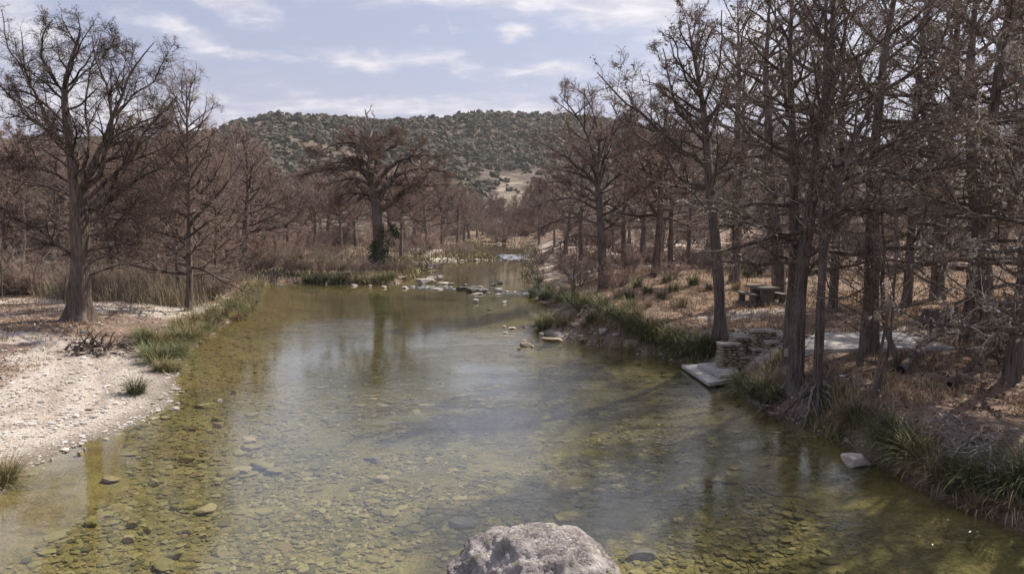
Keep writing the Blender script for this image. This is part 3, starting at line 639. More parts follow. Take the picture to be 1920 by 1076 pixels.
hero, hero_at = traced_tree('cypress_tree', 101, None, [(147, 600), (150, 540), (151, 480), (149, 420), (147, 370), (143, 330), (132, 270), (124, 220), (121, 170), (133, 115), (150, 65)],
    [.46, .43, .41, .40, .38, .34, .22, .17, .13, .09, .05], [
    ([(152, 375), (165, 330), (176, 298), (195, 268), (208, 225), (235, 165), (265, 105), (288, 82)], .20, 2.0),
    ([(163, 350), (190, 318), (204, 270), (208, 215), (200, 165), (185, 120), (170, 75)], .15, -1.5),
    ([(136, 305), (110, 262), (85, 215), (62, 170), (45, 120), (38, 60)], .13, 1.0),
    ([(132, 290), (100, 255), (70, 232), (30, 190), (-20, 130)], .12, -1.5),
    ([(126, 235), (95, 205), (60, 180), (15, 165), (-30, 150)], .09, 1.5),
    ([(165, 372), (200, 335), (235, 310), (270, 250), (310, 205), (332, 185)], .12, -2.0),
    ([(168, 385), (215, 345), (240, 300), (290, 285), (330, 262), (360, 258)], .11, 1.6),
    ([(168, 400), (230, 350), (300, 318), (345, 312), (400, 285)], .10, -1.0),
    ([(168, 415), (225, 392), (280, 372), (335, 352)], .09, -2.4), ([(167, 442), (215, 425), (255, 395), (310, 372)], .08, 2.0),
    ([(166, 470), (225, 458), (285, 425), (340, 385)], .09, -.5), ([(166, 495), (205, 478), (250, 460), (300, 455)], .05, -2.6),
    ([(166, 517), (215, 500), (270, 488), (345, 492)], .055, 1.0),
    ([(135, 480), (105, 455), (65, 428), (5, 405)], .11, -1.2), ([(133, 430), (85, 425), (30, 432), (-20, 440)], .05, .8),
    ([(134, 368), (90, 350), (40, 340), (-20, 325)], .07, 2.0), ([(134, 345), (90, 322), (40, 305), (-20, 290)], .08, -2.2),
    ([(125, 190), (100, 150), (78, 95), (95, 45), (100, 35)], .08, -.8), ([(208, 225), (250, 185), (290, 150), (315, 110), (322, 118)], .07, 1.2),
    ([(200, 270), (245, 238), (300, 215), (335, 175)], .07, -1.4), ([(122, 180), (150, 140), (190, 110), (215, 70)], .07, 1.4),
    ([(62, 170), (30, 110), (8, 60), (5, 20)], .05, .5), ([(150, 330), (165, 280), (160, 220), (165, 150), (190, 60)], .09, 3.0), ([(147, 350), (140, 300), (90, 250), (60, 215)], .09, -3.5)],
    'bark', 'twig_dark', 'large spreading cypress with a fluted grey trunk on the left gravel bank', dens=1.0, extra=16, extra_L=4.2, flare=1.7, flutes=8, clump=.075, f_extra=.35, limb_mat='limb_dark', limb_k=.78)
traced_tree('cypress_tree', 102, None, [(712, 512), (712, 480), (710, 440), (708, 410), (704, 380), (698, 345), (692, 310), (693, 280), (688, 262)], [.80, .70, .62, .60, .55, .40, .28, .16, .08], [
    ([(700, 352), (685, 328), (655, 314), (620, 318), (575, 328), (560, 335)], .30, -2), ([(695, 318), (680, 302), (650, 300), (615, 308), (580, 322)], .22, 3),
    ([(692, 290), (675, 270), (640, 268), (600, 285), (580, 300)], .18, -3), ([(704, 385), (690, 368), (660, 362), (625, 372)], .20, 1),
    ([(716, 392), (742, 375), (765, 356), (800, 348), (850, 345)], .32, -2), ([(712, 375), (728, 340), (760, 322), (820, 318), (870, 330)], .30, 4),
    ([(704, 350), (725, 318), (765, 295), (800, 290), (840, 310)], .26, -4), ([(698, 325), (715, 290), (750, 270), (790, 272)], .2, 3),
    ([(693, 300), (700, 272), (722, 255), (755, 258)], .15, 0), ([(694, 300), (688, 275), (665, 255), (640, 258)], .14, 4), ([(700, 350), (672, 335), (640, 338), (600, 352)], .2, 5),
    ([(708, 360), (725, 350), (755, 345), (790, 352)], .2, -6), ([(700, 340), (690, 320), (700, 290), (680, 262)], .2, -5)],
    'bark', 'twig', 'huge old cypress with ivied trunk and dead top on the mid-river island', limb_mat='limb_dark', dens=1.2, extra=10, extra_L=5, flare=.75, flutes=9, tw=.011, clump=.10, f_extra=.55, sub=.36)
centre = bpy.data.objects['cypress_tree.001']
traced_tree('cypress_tree', 103, None, [(1130, 545), (1129, 480), (1126, 420), (1122, 365), (1117, 320), (1110, 280), (1092, 235), (1068, 200), (1048, 178)], [.30, .28, .27, .25, .20, .14, .10, .07, .03], [
    ([(1120, 350), (1095, 322), (1065, 300), (1030, 275), (1000, 262)], .12, -2), ([(1122, 345), (1135, 290), (1150, 250), (1180, 215), (1205, 195)], .14, 1.5),
    ([(1120, 330), (1122, 280), (1118, 230), (1100, 185), (1095, 165)], .11, -2), ([(1122, 372), (1085, 345), (1040, 340), (985, 352)], .10, 2),
    ([(1124, 395), (1090, 375), (1030, 378), (975, 400)], .09, -2.5), ([(1124, 360), (1160, 330), (1200, 300), (1240, 285)], .10, -2), ([(1124, 385), (1165, 365), (1215, 362)], .08, 2),
    ([(1125, 420), (1080, 408), (1030, 420), (985, 440)], .07, 1), ([(1126, 445), (1085, 440), (1040, 462), (1005, 490)], .06, -2.5), ([(1122, 350), (1140, 300), (1165, 270), (1175, 235)], .09, 4), ([(1120, 340), (1100, 300), (1060, 260), (1035, 215)], .09, 4)],
    'bark_dark', 'twig', 'bare cypress with forked leaning crown standing alone on the right bank slope', dens=1.0, extra=22, extra_L=3.8, flare=.5, tw=.0075, clump=.07, f_extra=.3, sub=.4)
traced_tree('cypress_tree', 104, None, [(1352, 640), (1350, 580), (1345, 500), (1338, 420), (1330, 340), (1324, 260), (1315, 180), (1300, 100), (1290, 45)], [.24, .21, .20, .19, .18, .15, .11, .07, .02], [
    ([(1335, 325), (1290, 290), (1230, 240), (1170, 190), (1120, 140)], .085, -1.5), ([(1332, 350), (1290, 345), (1240, 290), (1190, 250), (1140, 195)], .08, 1.5),
    ([(1334, 330), (1380, 310), (1440, 325), (1500, 330)], .08, -1.2), ([(1325, 270), (1280, 220), (1255, 150), (1245, 85)], .07, .6), ([(1322, 240), (1350, 190), (1400, 140), (1430, 90)], .06, 1.0),
    ([(1318, 190), (1280, 140), (1262, 80), (1250, 62)], .05, -.8), ([(1320, 210), (1340, 140), (1350, 80), (1356, 20)], .05, -.8)],
    'bark_dark', 'twig_grey', 'slender cypress with pale lower trunk at the head of the stone steps', dens=.88, extra=26, extra_L=3.0, flare=.7, clump=.05, f_extra=.38, moss=.12, sub=.4, limb_mat='limb_near')

# --- near right trees, by trunk foot and treetop in the photograph
near = [('near_a', 1490, 728, -120, .86, 0.3, 'thick dark cypress at the water edge just right of the concrete landing', (0, 0)),
        ('near_c', 1530, 750, -90, .58, 2.0, 'dark cypress with washed-out pale roots hanging over the river edge', (0, .01)),
        ('near_a', 1478, 672, -60, .8, 4.0, 'cypress trunk close behind the thickest waterside cypress', (0, 0)),
        ('near_b', 1632, 662, -110, 1.15, 1.2, 'broad cypress rising beside the middle of the concrete slab', (0, 0)),
        ('near_c', 1375, 532, 20, 1.0, 3.3, 'cypress trunk behind the left side of the concrete picnic table', (0, 0)),
        ('near_b', 1895, 715, -160, .9, 5.1, 'cypress nearest the right edge of the wood, hung with tangled twigs', (0, 0)),
        ('near_low', 2040, 735, -260, .8, 1.1, 'mossy low branched cypress leaning in from the right edge of the picture', (0, 0)),
        ('near_low', 2010, 850, -330, .7, 4.4, 'tangled low branched cypress whose boughs hang over the pale matted sticks', (0, 0)),
        ('near_low', 1700, 575, -60, .9, 2.2, 'low branched mossy cypress left of the tree stump', (0, 0)),
        ('near_low', 1850, 650, -120, .8, 3.9, 'low branched tangle of a cypress in front of the far right thick bole', (0, 0)),
        ('near_b', 1815, 640, -100, 1.0, .4, 'mossy cypress between the log and the right edge of the wood', (0, .02)),
        ('near_a', 1462, 560, -30, 1.0, 2.7, 'cypress trunk standing just right of the concrete picnic table', (0, 0)),
        ('near_a', 1845, 585, -110, 1.1, 2.2, 'cypress with a thick bole far right of the concrete slab', (0, 0)),
        ('near_c', 1760, 560, -90, 1.0, 5.6, 'cypress with twin mossy stems behind the stump', (0, 0)),
        ('near_c', 1560, 585, 10, .8, 3.9, 'dark cypress behind the far left corner of the slab', (0, 0))]
for k, px, py, top, fat, rz, lab, tilt in near:
    p = G(px, py); plant(k, 'cypress_tree', p, top_z(top, p[1]) - p[2], rz, lab, 'cypresses in the right bank wood', fat, tilt=tilt)
plant('red_a', 'cypress_tree', G(352, 583), 12.9, 1.0, 'slim reddish cypress right of the large spreading one on the left bank', 'cypresses on the left bank', .95)
plant('red_b', 'cypress_tree', G(333, 562), 10.5, 2.0, 'short dark cypress just behind the slim reddish one on the left bank', 'cypresses on the left bank', .8)
plant('red_a', 'cypress_tree', G(430, 527), 10.0, 4.0, 'cypress standing where the left bank grasses reach the upper channel', 'cypresses on the left bank', .9)
plant('red_b', 'cypress_tree', G(266, 528), 9.5, 4.4, 'thin cypress at the back of the pale gravel patch on the left bank', 'cypresses on the left bank', .6)
sap = [(375, 572, 3.6), (382, 568, 3.4), (399, 556, 4.2), (408, 553, 3.4), (412, 545, 3.6), (443, 535, 3.2), (122, 570, 4.0)]
for i, (px, py, hh) in enumerate(sap):
    lab = 'thin bare sapling at the left end of the row behind the bank grasses' if i < 2 else 'thin dark stem close to the left side of the large spreading cypress' if i == 6 else 'thin bare sapling in the row between the left bank grasses and the gravel'
    plant('sapling_a', 'sapling', G(px, py), hh, i * 1.3, lab, 'saplings behind the left bank grasses', .6 if i < 6 else .9, 'sapling')
plant('sapling_pale', 'sapling', G(35, 553), 6.5, .5, 'pale barked young tree leaning in front of the left reeds', None, .9, 'sapling', (0, .12))
plant('sapling_a', 'sapling', G(4, 560), 5.5, .5, 'dark thin young tree left of the pale barked one', None, .9, 'sapling', (0, .05))
plant('sapling_b', 'sapling', G(1640, 748), 4.0, 2.5, 'young tree bent sharply left near the top in front of the slab', None, 1.1, 'sapling', (0, -.16))
plant('sapling_b', 'sapling', G(1648, 735), 4.4, .6, 'straight young tree right beside the bent one by the slab', None, .9, 'sapling', (0, -.02))
plant('sapling_b', 'sapling', G(1612, 686), 4.2, 1.9, 'thick young trunk left of the broad cypress by the slab', None, 2.0, 'sapling', (0, -.1))
plant('sapling_b', 'sapling', G(1684, 690), 4.6, 3.3, 'straight young trunk standing before the right part of the slab', None, 1.8, 'sapling')
plant('sapling_b', 'sapling', G(1508, 745), 2.6, 4.3, 'thin stem between the two waterside cypresses', None, 1.0, 'sapling')
plant('sapling_a', 'sapling', G(1843, 770), 1.6, 4.3, 'small twiggy seedling tree in the dry grass of the right bank', None, 1.0, 'sapling')
plant('sapling_pale', 'sapling', P(918, 546, .1), 3.0, 1.3, 'leafless young cypress growing from the gravel bar in the riffle', None, .8, 'sapling')
plant('sapling_a', 'sapling', P(876, 540, .1), 2.3, .3, 'spindly pinkish shrub on the riffle left of the young cypress', None, 1.3, 'sapling')
plant('sapling_a', 'sapling', G(1078, 560), 4.2, .3, 'young bare tree leaning over the river below the lone right bank cypress', None, 1.2, 'sapling', (0, -.1))

# --- bare many-stemmed shrubs
def shrub_proto(key, seed, mat, n=26, H=2.6, tw=.008):
    rng = np.random.default_rng(seed); gl, gt = Geo(), Geo(); a = rng.uniform(0, 6.28, n)
    A = np.stack([wander((.25 * math.cos(q), .25 * math.sin(q), -.05), norm(np.array([math.cos(q) * .55, math.sin(q) * .55, 1.0]) + rng.normal(size=3) * .2), H * rng.uniform(.5, 1.1), 9, rng, .13, .02) for q in a])
    Ra = rng.uniform(.012, .03, (n, 1)) * np.linspace(1, .3, 9)[None]; tubes(gl, A, Ra, 4)
    B1, R1 = spawn(A, Ra, 9, .15, 1, .6, .4, 6, .6, rng, .9, .02, .18, tw * .9); tubes(gt, B1, R1, 3)
    B2, R2 = spawn(B1, R1, 7, .1, 1, .7, .5, 4, .6, rng, .9, 0, .2, tw * .7); tubes(gt, B2, R2, 3)
    B3, R3 = spawn(B2, R2, 3, .1, 1, .8, .6, 3, .7, rng, .9, 0, .2, tw * .5); tubes(gt, B3, R3, 3)
    PROTO[key] = dict(branches=gl.mesh('branches', MAT['limb']), crown=gt.mesh('crown', MAT[mat]), H=H)
shrub_proto('shrub_a', 51, 'brush'); shrub_proto('shrub_b', 52, 'twig'); shrub_proto('shrub_c', 53, 'brush', 34, 2.4)
rsh = np.random.default_rng(54)
def shrubs(n, x0, x1, y0, y1, s0, s1, labelf, group, ok=lambda x, y: True, keys=('shrub_a', 'shrub_b', 'shrub_c')):
    k = 0; tries = 0
    while k < n and tries < n * 30:
        tries += 1; Y = y0 * (y1 / y0) ** rsh.random(); px = rsh.uniform(x0, x1); x = (px - 960) / FOC * Y
        if sdist([x], [Y])[0] < 1.2 or not ok(x, Y): continue
        r = empty('shrub', (x, Y, h1(x, Y)), rsh.uniform(0, 6.28)); s = rsh.uniform(s0, s1) / 2.6; r.scale = (s * 1.25, s * 1.25, s); p = PROTO[keys[k % len(keys)]]
        for part in ('branches', 'crown'): obj(part, p[part], r)
        tag(r, labelf(px, Y), 'shrub', group); k += 1
shrubs(26, 480, 900, 66, 120, 1.5, 3.2, lambda px, Y: 'bare brown shrub on the island around the ivied cypress', 'bare shrubs on the island')
shrubs(34, 500, 1010, 125, 240, 3.5, 6.5, lambda px, Y: 'bare shrub filling the far wood beyond the upper pool', 'bare shrubs below the hill')
shrubs(46, 780, 1130, 235, 330, 5, 9, lambda px, Y: 'bare shrub closing the far end of the river below the bluff', 'bare shrubs at the foot of the bluff')
shrubs(30, -60, 520, 62, 110, 3, 5.5, lambda px, Y: 'bare brown shrub under the wood behind the left reeds', 'bare shrubs behind the left reeds')
shrubs(14, -40, 470, 41, 56, 1.8, 3.2, lambda px, Y: 'bare shrub poking out of the left reeds', 'bare shrubs in the left reeds', lambda x, y: x < -.3 * y)
shrubs(34, 1060, 1980, 80, 150, 3, 6, lambda px, Y: 'bare shrub at the far back of the right bank wood', 'bare shrubs behind the right wood')
shrubs(44, 1040, 1560, 44, 80, .9, 2.3, lambda px, Y: 'low bare shrub among the farther right bank trunks', 'low shrubs in the right wood')
# --- woods behind
rngw = np.random.default_rng(77)
def wood(spots, keys, labelf, group):
    for i, (px, Y, top) in enumerate(spots):
        x = (px - 960) / FOC * Y; z = h1(x, Y)
        plant(keys[i % len(keys)], 'cypress_tree', (x, Y, z), max(5., top_z(top, Y) - z), rngw.uniform(0, 6.28), labelf(px, Y), group, rngw.uniform(.9, 1.15))
right_fix = lambda px, Y, top: (px, Y, max(top, 418 - (8.2 + rngw.uniform(-.8, 1.6)) / Y * 1280))
def safe(px, Y):
    x = (px - 960) / FOC * Y; return sdist([x], [Y])[0] > 1.0
right = [(1172, 62, 215), (1230, 50, 190), (1258, 55, 190), (1205, 72, 230), (1290, 62, 130), (1325, 70, 120), (1445, 60, 60), (1545, 52, 30), 
         (1735, 56, 40), (1830, 58, 40), (1925, 54, 0), (2030, 30, -120), (1980, 24, -200), (1385, 78, 120), (1480, 82, 110), (1580, 76, 110), (1680, 80, 110), (1780, 78, 110), (1880, 76, 100),
         (1150, 88, 240), (1240, 90, 210), (1330, 95, 180), (1430, 100, 170), (1540, 100, 160), (1640, 98, 160), (1740, 100, 160), (1850, 100, 160), (1090, 75, 225), (1060, 92, 245), (1100, 115, 262), (1040, 130, 290), (1180, 120, 255), (1010, 160, 335), (1060, 160, 300), (1270, 125, 245), (1370, 130, 230), (1480, 130, 220), (1600, 130, 210), (1720, 130, 210), (1840, 130, 210)]
wood([right_fix(*s) for s in right if safe(s[0], s[1])], ['near_a', 'far_b', 'near_c', 'far_a', 'near_b'], lambda px, Y:
     'bare cypress trunk some way back in the right bank wood' if Y < 60 and px > 1380 else 'bare cypress in the thin row right of the lone right bank cypress' if Y < 80 and px < 1380 else 'distant bare cypress at the back of the right bank wood',
     'bare cypresses deep in the right bank wood')
left = []
for Y, top, step in ((52, 300, 95), (66, 278, 85), (84, 262, 75), (108, 275, 62)):
    for px in np.arange(-60, 470 if Y < 80 else 520, step):
        px = px + rngw.uniform(-22, 22)
        tt = top + rngw.uniform(-22, 26) - (12 if 260 < px < 460 else 0)
        if safe(px, Y): left.append((px, Y + rngw.uniform(-5, 5), tt))
wood(left, ['red_a', 'red_b', 'far_a', 'red_a', 'far_b'], lambda px, Y: 'reddish bare cypress in the wood behind the left reeds' if Y < 75 else 'distant reddish bare cypress at the back of the left wood', 'bare cypresses behind the left reeds')
mid = [(560, 130, 345), (590, 120, 350), (612, 135, 345), (640, 118, 352), (668, 130, 350), (540, 112, 350), (520, 100, 340), (752, 100, 330), (803, 128, 332), (830, 140, 345), (775, 150, 340), (858, 170, 362), (880, 200, 372), (895, 215, 378), (870, 185, 372), (905, 250, 385), (925, 262, 385), (945, 270, 388), (965, 258, 385), (985, 250, 380), (730, 150, 340), (700, 160, 345), (650, 170, 352), (600, 175, 352), (560, 165, 350), (500, 140, 345),
       (900, 300, 384), (930, 310, 380), (960, 300, 386), (985, 310, 380), (1005, 290, 378), (860, 290, 376), (1030, 280, 365), (820, 300, 370), (1000, 225, 365), (1020, 205, 350), (840, 230, 375), (800, 200, 362), (760, 190, 355)]
wood([(s[0], s[1], s[2] - 13) for s in mid if safe(s[0], s[1])], ['far_a', 'far_b'], lambda px, Y: 'cypress in the dark row left of the ivied island tree' if px < 690 and Y < 145 else 'cypress beyond the island on the left shore of the upper pool' if px < 835 and Y < 155 else 'small far cypress where the river bends away below the bluff',
     'cypresses along the upper river')

# ------------------------------------------------------------------ ivy, dead top and roots of the island tree
def leafcloud(g, centre, rad, n, size, rng, hollow=.5):
    v = norm(rng.normal(size=(n, 3))) * (rng.uniform(hollow, 1, (n, 1)) ** .6)
    c = centre + v * np.array(rad); d = norm(rng.normal(size=(n, 3))); s = norm(np.cross(d, rng.normal(size=(n, 3))))
    L = size * rng.uniform(.6, 1.4, (n, 1))
    g.add(np.stack([c, c + d * L * .5 + s * L * .35, c + d * L, c + d * L * .5 - s * L * .35], 1).reshape(-1, 3), np.arange(n * 4).reshape(-1, 4))
rngi = np.random.default_rng(9); co = np.array(centre.location); Yc = co[1]
g = Geo()
for px, py, r in [(700, 485, .7), (722, 480, .8), (705, 462, .8), (725, 455, .9), (716, 440, .75), (735, 430, .6), (698, 470, .7), (712, 470, 1.0), (720, 495, .5), (742, 438, .5)]:
    leafcloud(g, PD(px, py, Yc - .5) - co, (r * .8, r * .8, r * 1.2), 230, .17, rngi, .1)
obj('ivy', g.mesh('ivy', MAT['ivy'], False), centre)
g = Geo(); dl = []
for pts in [[(690, 275), (684, 248), (664, 232), (638, 216)], [(689, 270), (694, 246), (688, 222), (697, 196)], [(694, 246), (702, 228), (700, 208)], [(688, 262), (676, 238), (668, 214)], [(692, 258), (704, 240), (722, 228)], [(690, 225), (684, 205)], [(664, 232), (652, 234), (640, 246)], [(690, 285), (668, 268), (632, 276)]]:
    l = curve(np.array([PD(a, b, Yc + rngi.uniform(-1, 1)) for a, b in pts]) - co, 9); l[1:-1] += rngi.normal(size=(7, 3)) * .08; dl.append(l)
D = np.stack(dl); RD = np.repeat(np.linspace(.13, .03, 9)[None], len(dl), 0); tubes(g, D, RD, 6)
a, b = spawn(D, RD, 5, .3, 1, .7, .35, 5, .5, rngi, 1, .05, .2, .02); tubes(g, a, b, 4)
obj('dead_branches', g.mesh('dead_branches', MAT['dead']), centre)
def roots(parent, org, specs, rad, mat, rng, k=7):
    for pts in specs:
        l = curve(np.array(pts, float), 14) - org; l[1:-1] += rng.normal(size=(12, 3)) * rad * .25
        g = Geo(); r = rad * rng.uniform(.7, 1.3) * np.linspace(1, .3, 14) * (1 + .2 * rng.normal(size=14) * .5); tubes(g, l[None], r[None], k)
        C, Rc = spawn(l[None], r[None], 3, .4, .9, .6, .4, 7, .6, rng, .6, -.12, .15, rad * .2); tubes(g, C, Rc, 5)
        obj('root', g.mesh('root', MAT[mat]), parent)
rc = np.random.default_rng(17)
rl = []
for i in range(13):
    th_ = -2.7 + i * .22 + rc.normal() * .1; Lr = rc.uniform(1.0, 2.0) + (1.6 if 7 < i < 11 else 0); e_ = co[:2] + Lr * np.array([math.cos(th_), math.sin(th_)]); m_ = co[:2] + .55 * Lr * np.array([math.cos(th_ + .15), math.sin(th_ + .15)])
    rl.append([np.r_[co[:2] + .5 * np.array([math.cos(th_), math.sin(th_)]), co[2] + rc.uniform(.9, 1.6)], np.r_[m_, co[2] + rc.uniform(.25, .5)], np.r_[e_, max(h1(e_[0], e_[1]), 0) + .02]])
roots(centre, co, rl, .13, 'bark_pale', rngi)
r2 = [o for o in bpy.data.objects if o.get('label', '').startswith('dark cypress with washed-out')][0]   # the waterside tree with washed-out roots
ro = np.array(r2.location); r2s = np.array(r2.scale)
def local(p): 
    m = (Matrix.Translation(r2.location) @ r2.rotation_euler.to_matrix().to_4x4() @ Matrix.Diagonal((*r2.scale, 1))).inverted(); return np.array(m @ Vector(p))
for i in range(15):
    a = -2.9 + i * .17 + rngi.normal() * .1; s = np.array([math.cos(a), math.sin(a)]); L = rngi.uniform(.8, 1.5)
    z0 = ro[2] + rngi.uniform(.1, .5); e = ro[:2] + s * L
    pts = [np.r_[ro[:2] + s * .12, z0], np.r_[ro[:2] + s * .45, z0 - .12], np.r_[ro[:2] + s * L * .7, ro[2] * .55], np.r_[e, -.08]]
    l = curve(np.array([local(p) for p in pts]), 14); l[1:-1] += rngi.normal(size=(12, 3)) * .025
    g = Geo(); r = rngi.uniform(.03, .07) * np.linspace(1.1, .4, 14); tubes(g, l[None], r[None], 7)
    C, Rc = spawn(l[None], r[None], 3, .3, .9, .6, .4, 7, .6, rngi, .8, -.1, .15, .008); tubes(g, C, Rc, 5)
    obj('root', g.mesh('root', MAT['dead' if i % 2 else 'bark']), r2)

# ------------------------------------------------------------------ rocks
def ico(sub):
    bm = bmesh.new(); bmesh.ops.create_icosphere(bm, subdivisions=sub, radius=1)
    V = np.array([v.co[:] for v in bm.verts]); T = np.array([[v.index for v in f.verts] for f in bm.faces]); bm.free(); return V, T
ICO = {k: ico(k) for k in (1, 2, 3, 5)}
def rock_VT(rng, sub=3, cuts=9, rough=.10, flat_cut=True, detail=1.0):
    V, T = ICO[sub]; V = V.copy()
    for _ in range(cuts):
        n = norm(rng.normal(size=3)); d = rng.uniform(.50, .85); q = V @ n; V = V - np.outer(np.maximum(q - d, 0), n)
    if flat_cut:
        V[:, 2] = np.minimum(V[:, 2], rng.uniform(.5, .75))
    for f, a in ((2.2, 1.), (5.1, .45), (11., .22 * detail)):
        for _ in range(4):
            k = rng.normal(size=3) * f; V = V * (1 + a * rough * .35 * np.sin(V @ k + rng.uniform(0, 6))[:, None])
    return V, T
def rock(loc, dims, rz=0, seed=0, mat='rock', label=None, group=None, sub=3, cuts=9, name='rock', rough=.10, cat='rock', tilt=0):
    rng = np.random.default_rng(seed); V, T = rock_VT(rng, sub, cuts, rough)
    me = mesh(name, V * np.array(dims) / 2, None, T, MAT[mat], sub > 3)
    if sub <= 3: me.polygons.foreach_set('use_smooth', np.zeros(len(T), bool))
    o = obj(name, me, loc=loc); o.rotation_euler = (tilt, tilt * .6, rz); return tag(o, label, cat, group)
# foreground boulder
def boulder():
    rng = np.random.default_rng(4); V, T = ICO[5]; V = V.copy()
    bm = bmesh.new(); bmesh.ops.create_icosphere(bm, subdivisions=6, radius=1)
    V = np.array([v.co[:] for v in bm.verts]); T = np.array([[v.index for v in f.verts] for f in bm.faces]); bm.free()
    U = V.copy()
    V = np.sign(V) * np.abs(V) ** .92
    for n, d in (((-.75, -.2, .62), .86), ((.55, -.5, .66), .90), ((.1, .2, 1), .93), ((-.95, -.1, .1), .93), ((.95, .1, .25), .90), ((.1, -1, .15), .92)):
        n = norm(np.array(n, float)); q = V @ n; V = V - np.outer(np.maximum(q - d, 0) * .45, n)
    for f, a, m in ((1.6, .030, 4), (3.5, .022, 6), (7.5, .020, 8), (15, .012, 10)):
        for _ in range(m): V = V * (1 + a * np.sin(U @ (norm(rng.normal(size=3)) * f) + rng.uniform(0, 6))[:, None] * .6)
    for f, a, m in ((6, .020, 5), (13, .014, 7), (27, .010, 9)):    # sharp-edged weathering
        for _ in range(m): V = V * (1 - a * (1 - np.abs(np.sin(U @ (norm(rng.normal(size=3)) * f) + rng.uniform(0, 6) + 1.5 * np.sin(U @ (rng.normal(size=3) * f * .5)))))[:, None] ** 3)
    for _ in range(320):                                  # solution pits
        c = norm(rng.normal(size=3) + np.array([-.25, -.3, .35])); r = .018 + .07 * rng.random() ** 2; dd = np.linalg.norm(U - c, axis=1)
        V = V * (1 - (r * .75) * np.exp(-(dd / r) ** 2))[:, None]
    c = norm(np.array([-.45, -.45, .62])); dd = np.linalg.norm((U - c) * np.array([.55, 1, 1]), axis=1)
    V = V * (1 - .07 * np.exp(-(dd / .22) ** 4))[:, None]  # broken hollow
    me = mesh('boulder', V * np.array([1.32, 1.25, 1.02]), None, T)
    def f(t, bs):
        o = t.new('ShaderNodeTexCoord').outputs['Object']
        a = t.noise(o, 2.4, 9, .68, .3); b = t.noise(t.mapping(o, (1, 1, 1), (0, 0, 0), (4, 2, 1)), 1.3, 5, .6); p = t.voro(o, 11); fine = t.noise(o, 22, 6, .7)
        c = t.mix(t.ramp(a, [(.34, 0.), (.60, 1.)]), (.20, .175, .165), (.54, .49, .46))
        lich = t.math('MULTIPLY', t.ramp(b, [(.42, 0.), (.56, 1.)]), t.ramp(fine, [(.44, 0.), (.54, 1.)]))
        c = t.mix(t.math('MULTIPLY', lich, .8), c, (.10, .08, .078))
        c = t.mix(t.math('MULTIPLY', t.ramp(t.noise(o, 4.2, 5), [(.62, 0.), (.68, 1.)]), .6), c, (.20, .20, .08))
        c = t.mix(t.math('MULTIPLY', t.ramp(fine, [(.52, 0.), (.7, 1.)]), .35), c, (.66, .60, .56))
        h = t.math('ADD', t.math('MULTIPLY', a, .6), t.math('ADD', t.math('MULTIPLY', t.ramp(p, [(0., 0.), (.35, 1.)]), .25), t.math('MULTIPLY', fine, .3)))
        bump(t, bs, h, 1.0, .16); return c
    me.materials.append(material('pitted_boulder', f, .92, .15))
    o = obj('boulder', me); return o
b = boulder(); pb = P(1003, 1150, 0.0); b.location = (pb[0] + .06, 9.35, .10); b.rotation_euler = (0, 0, .15)
tag(b, 'large rounded pitted boulder standing in the water in the foreground', 'boulder')
rock(P(1604, 862, .1), (.82, .6, .46), .1, 207, 'rock', 'white angular rock alone in the water off the near right bank', cuts=14, tilt=.12)

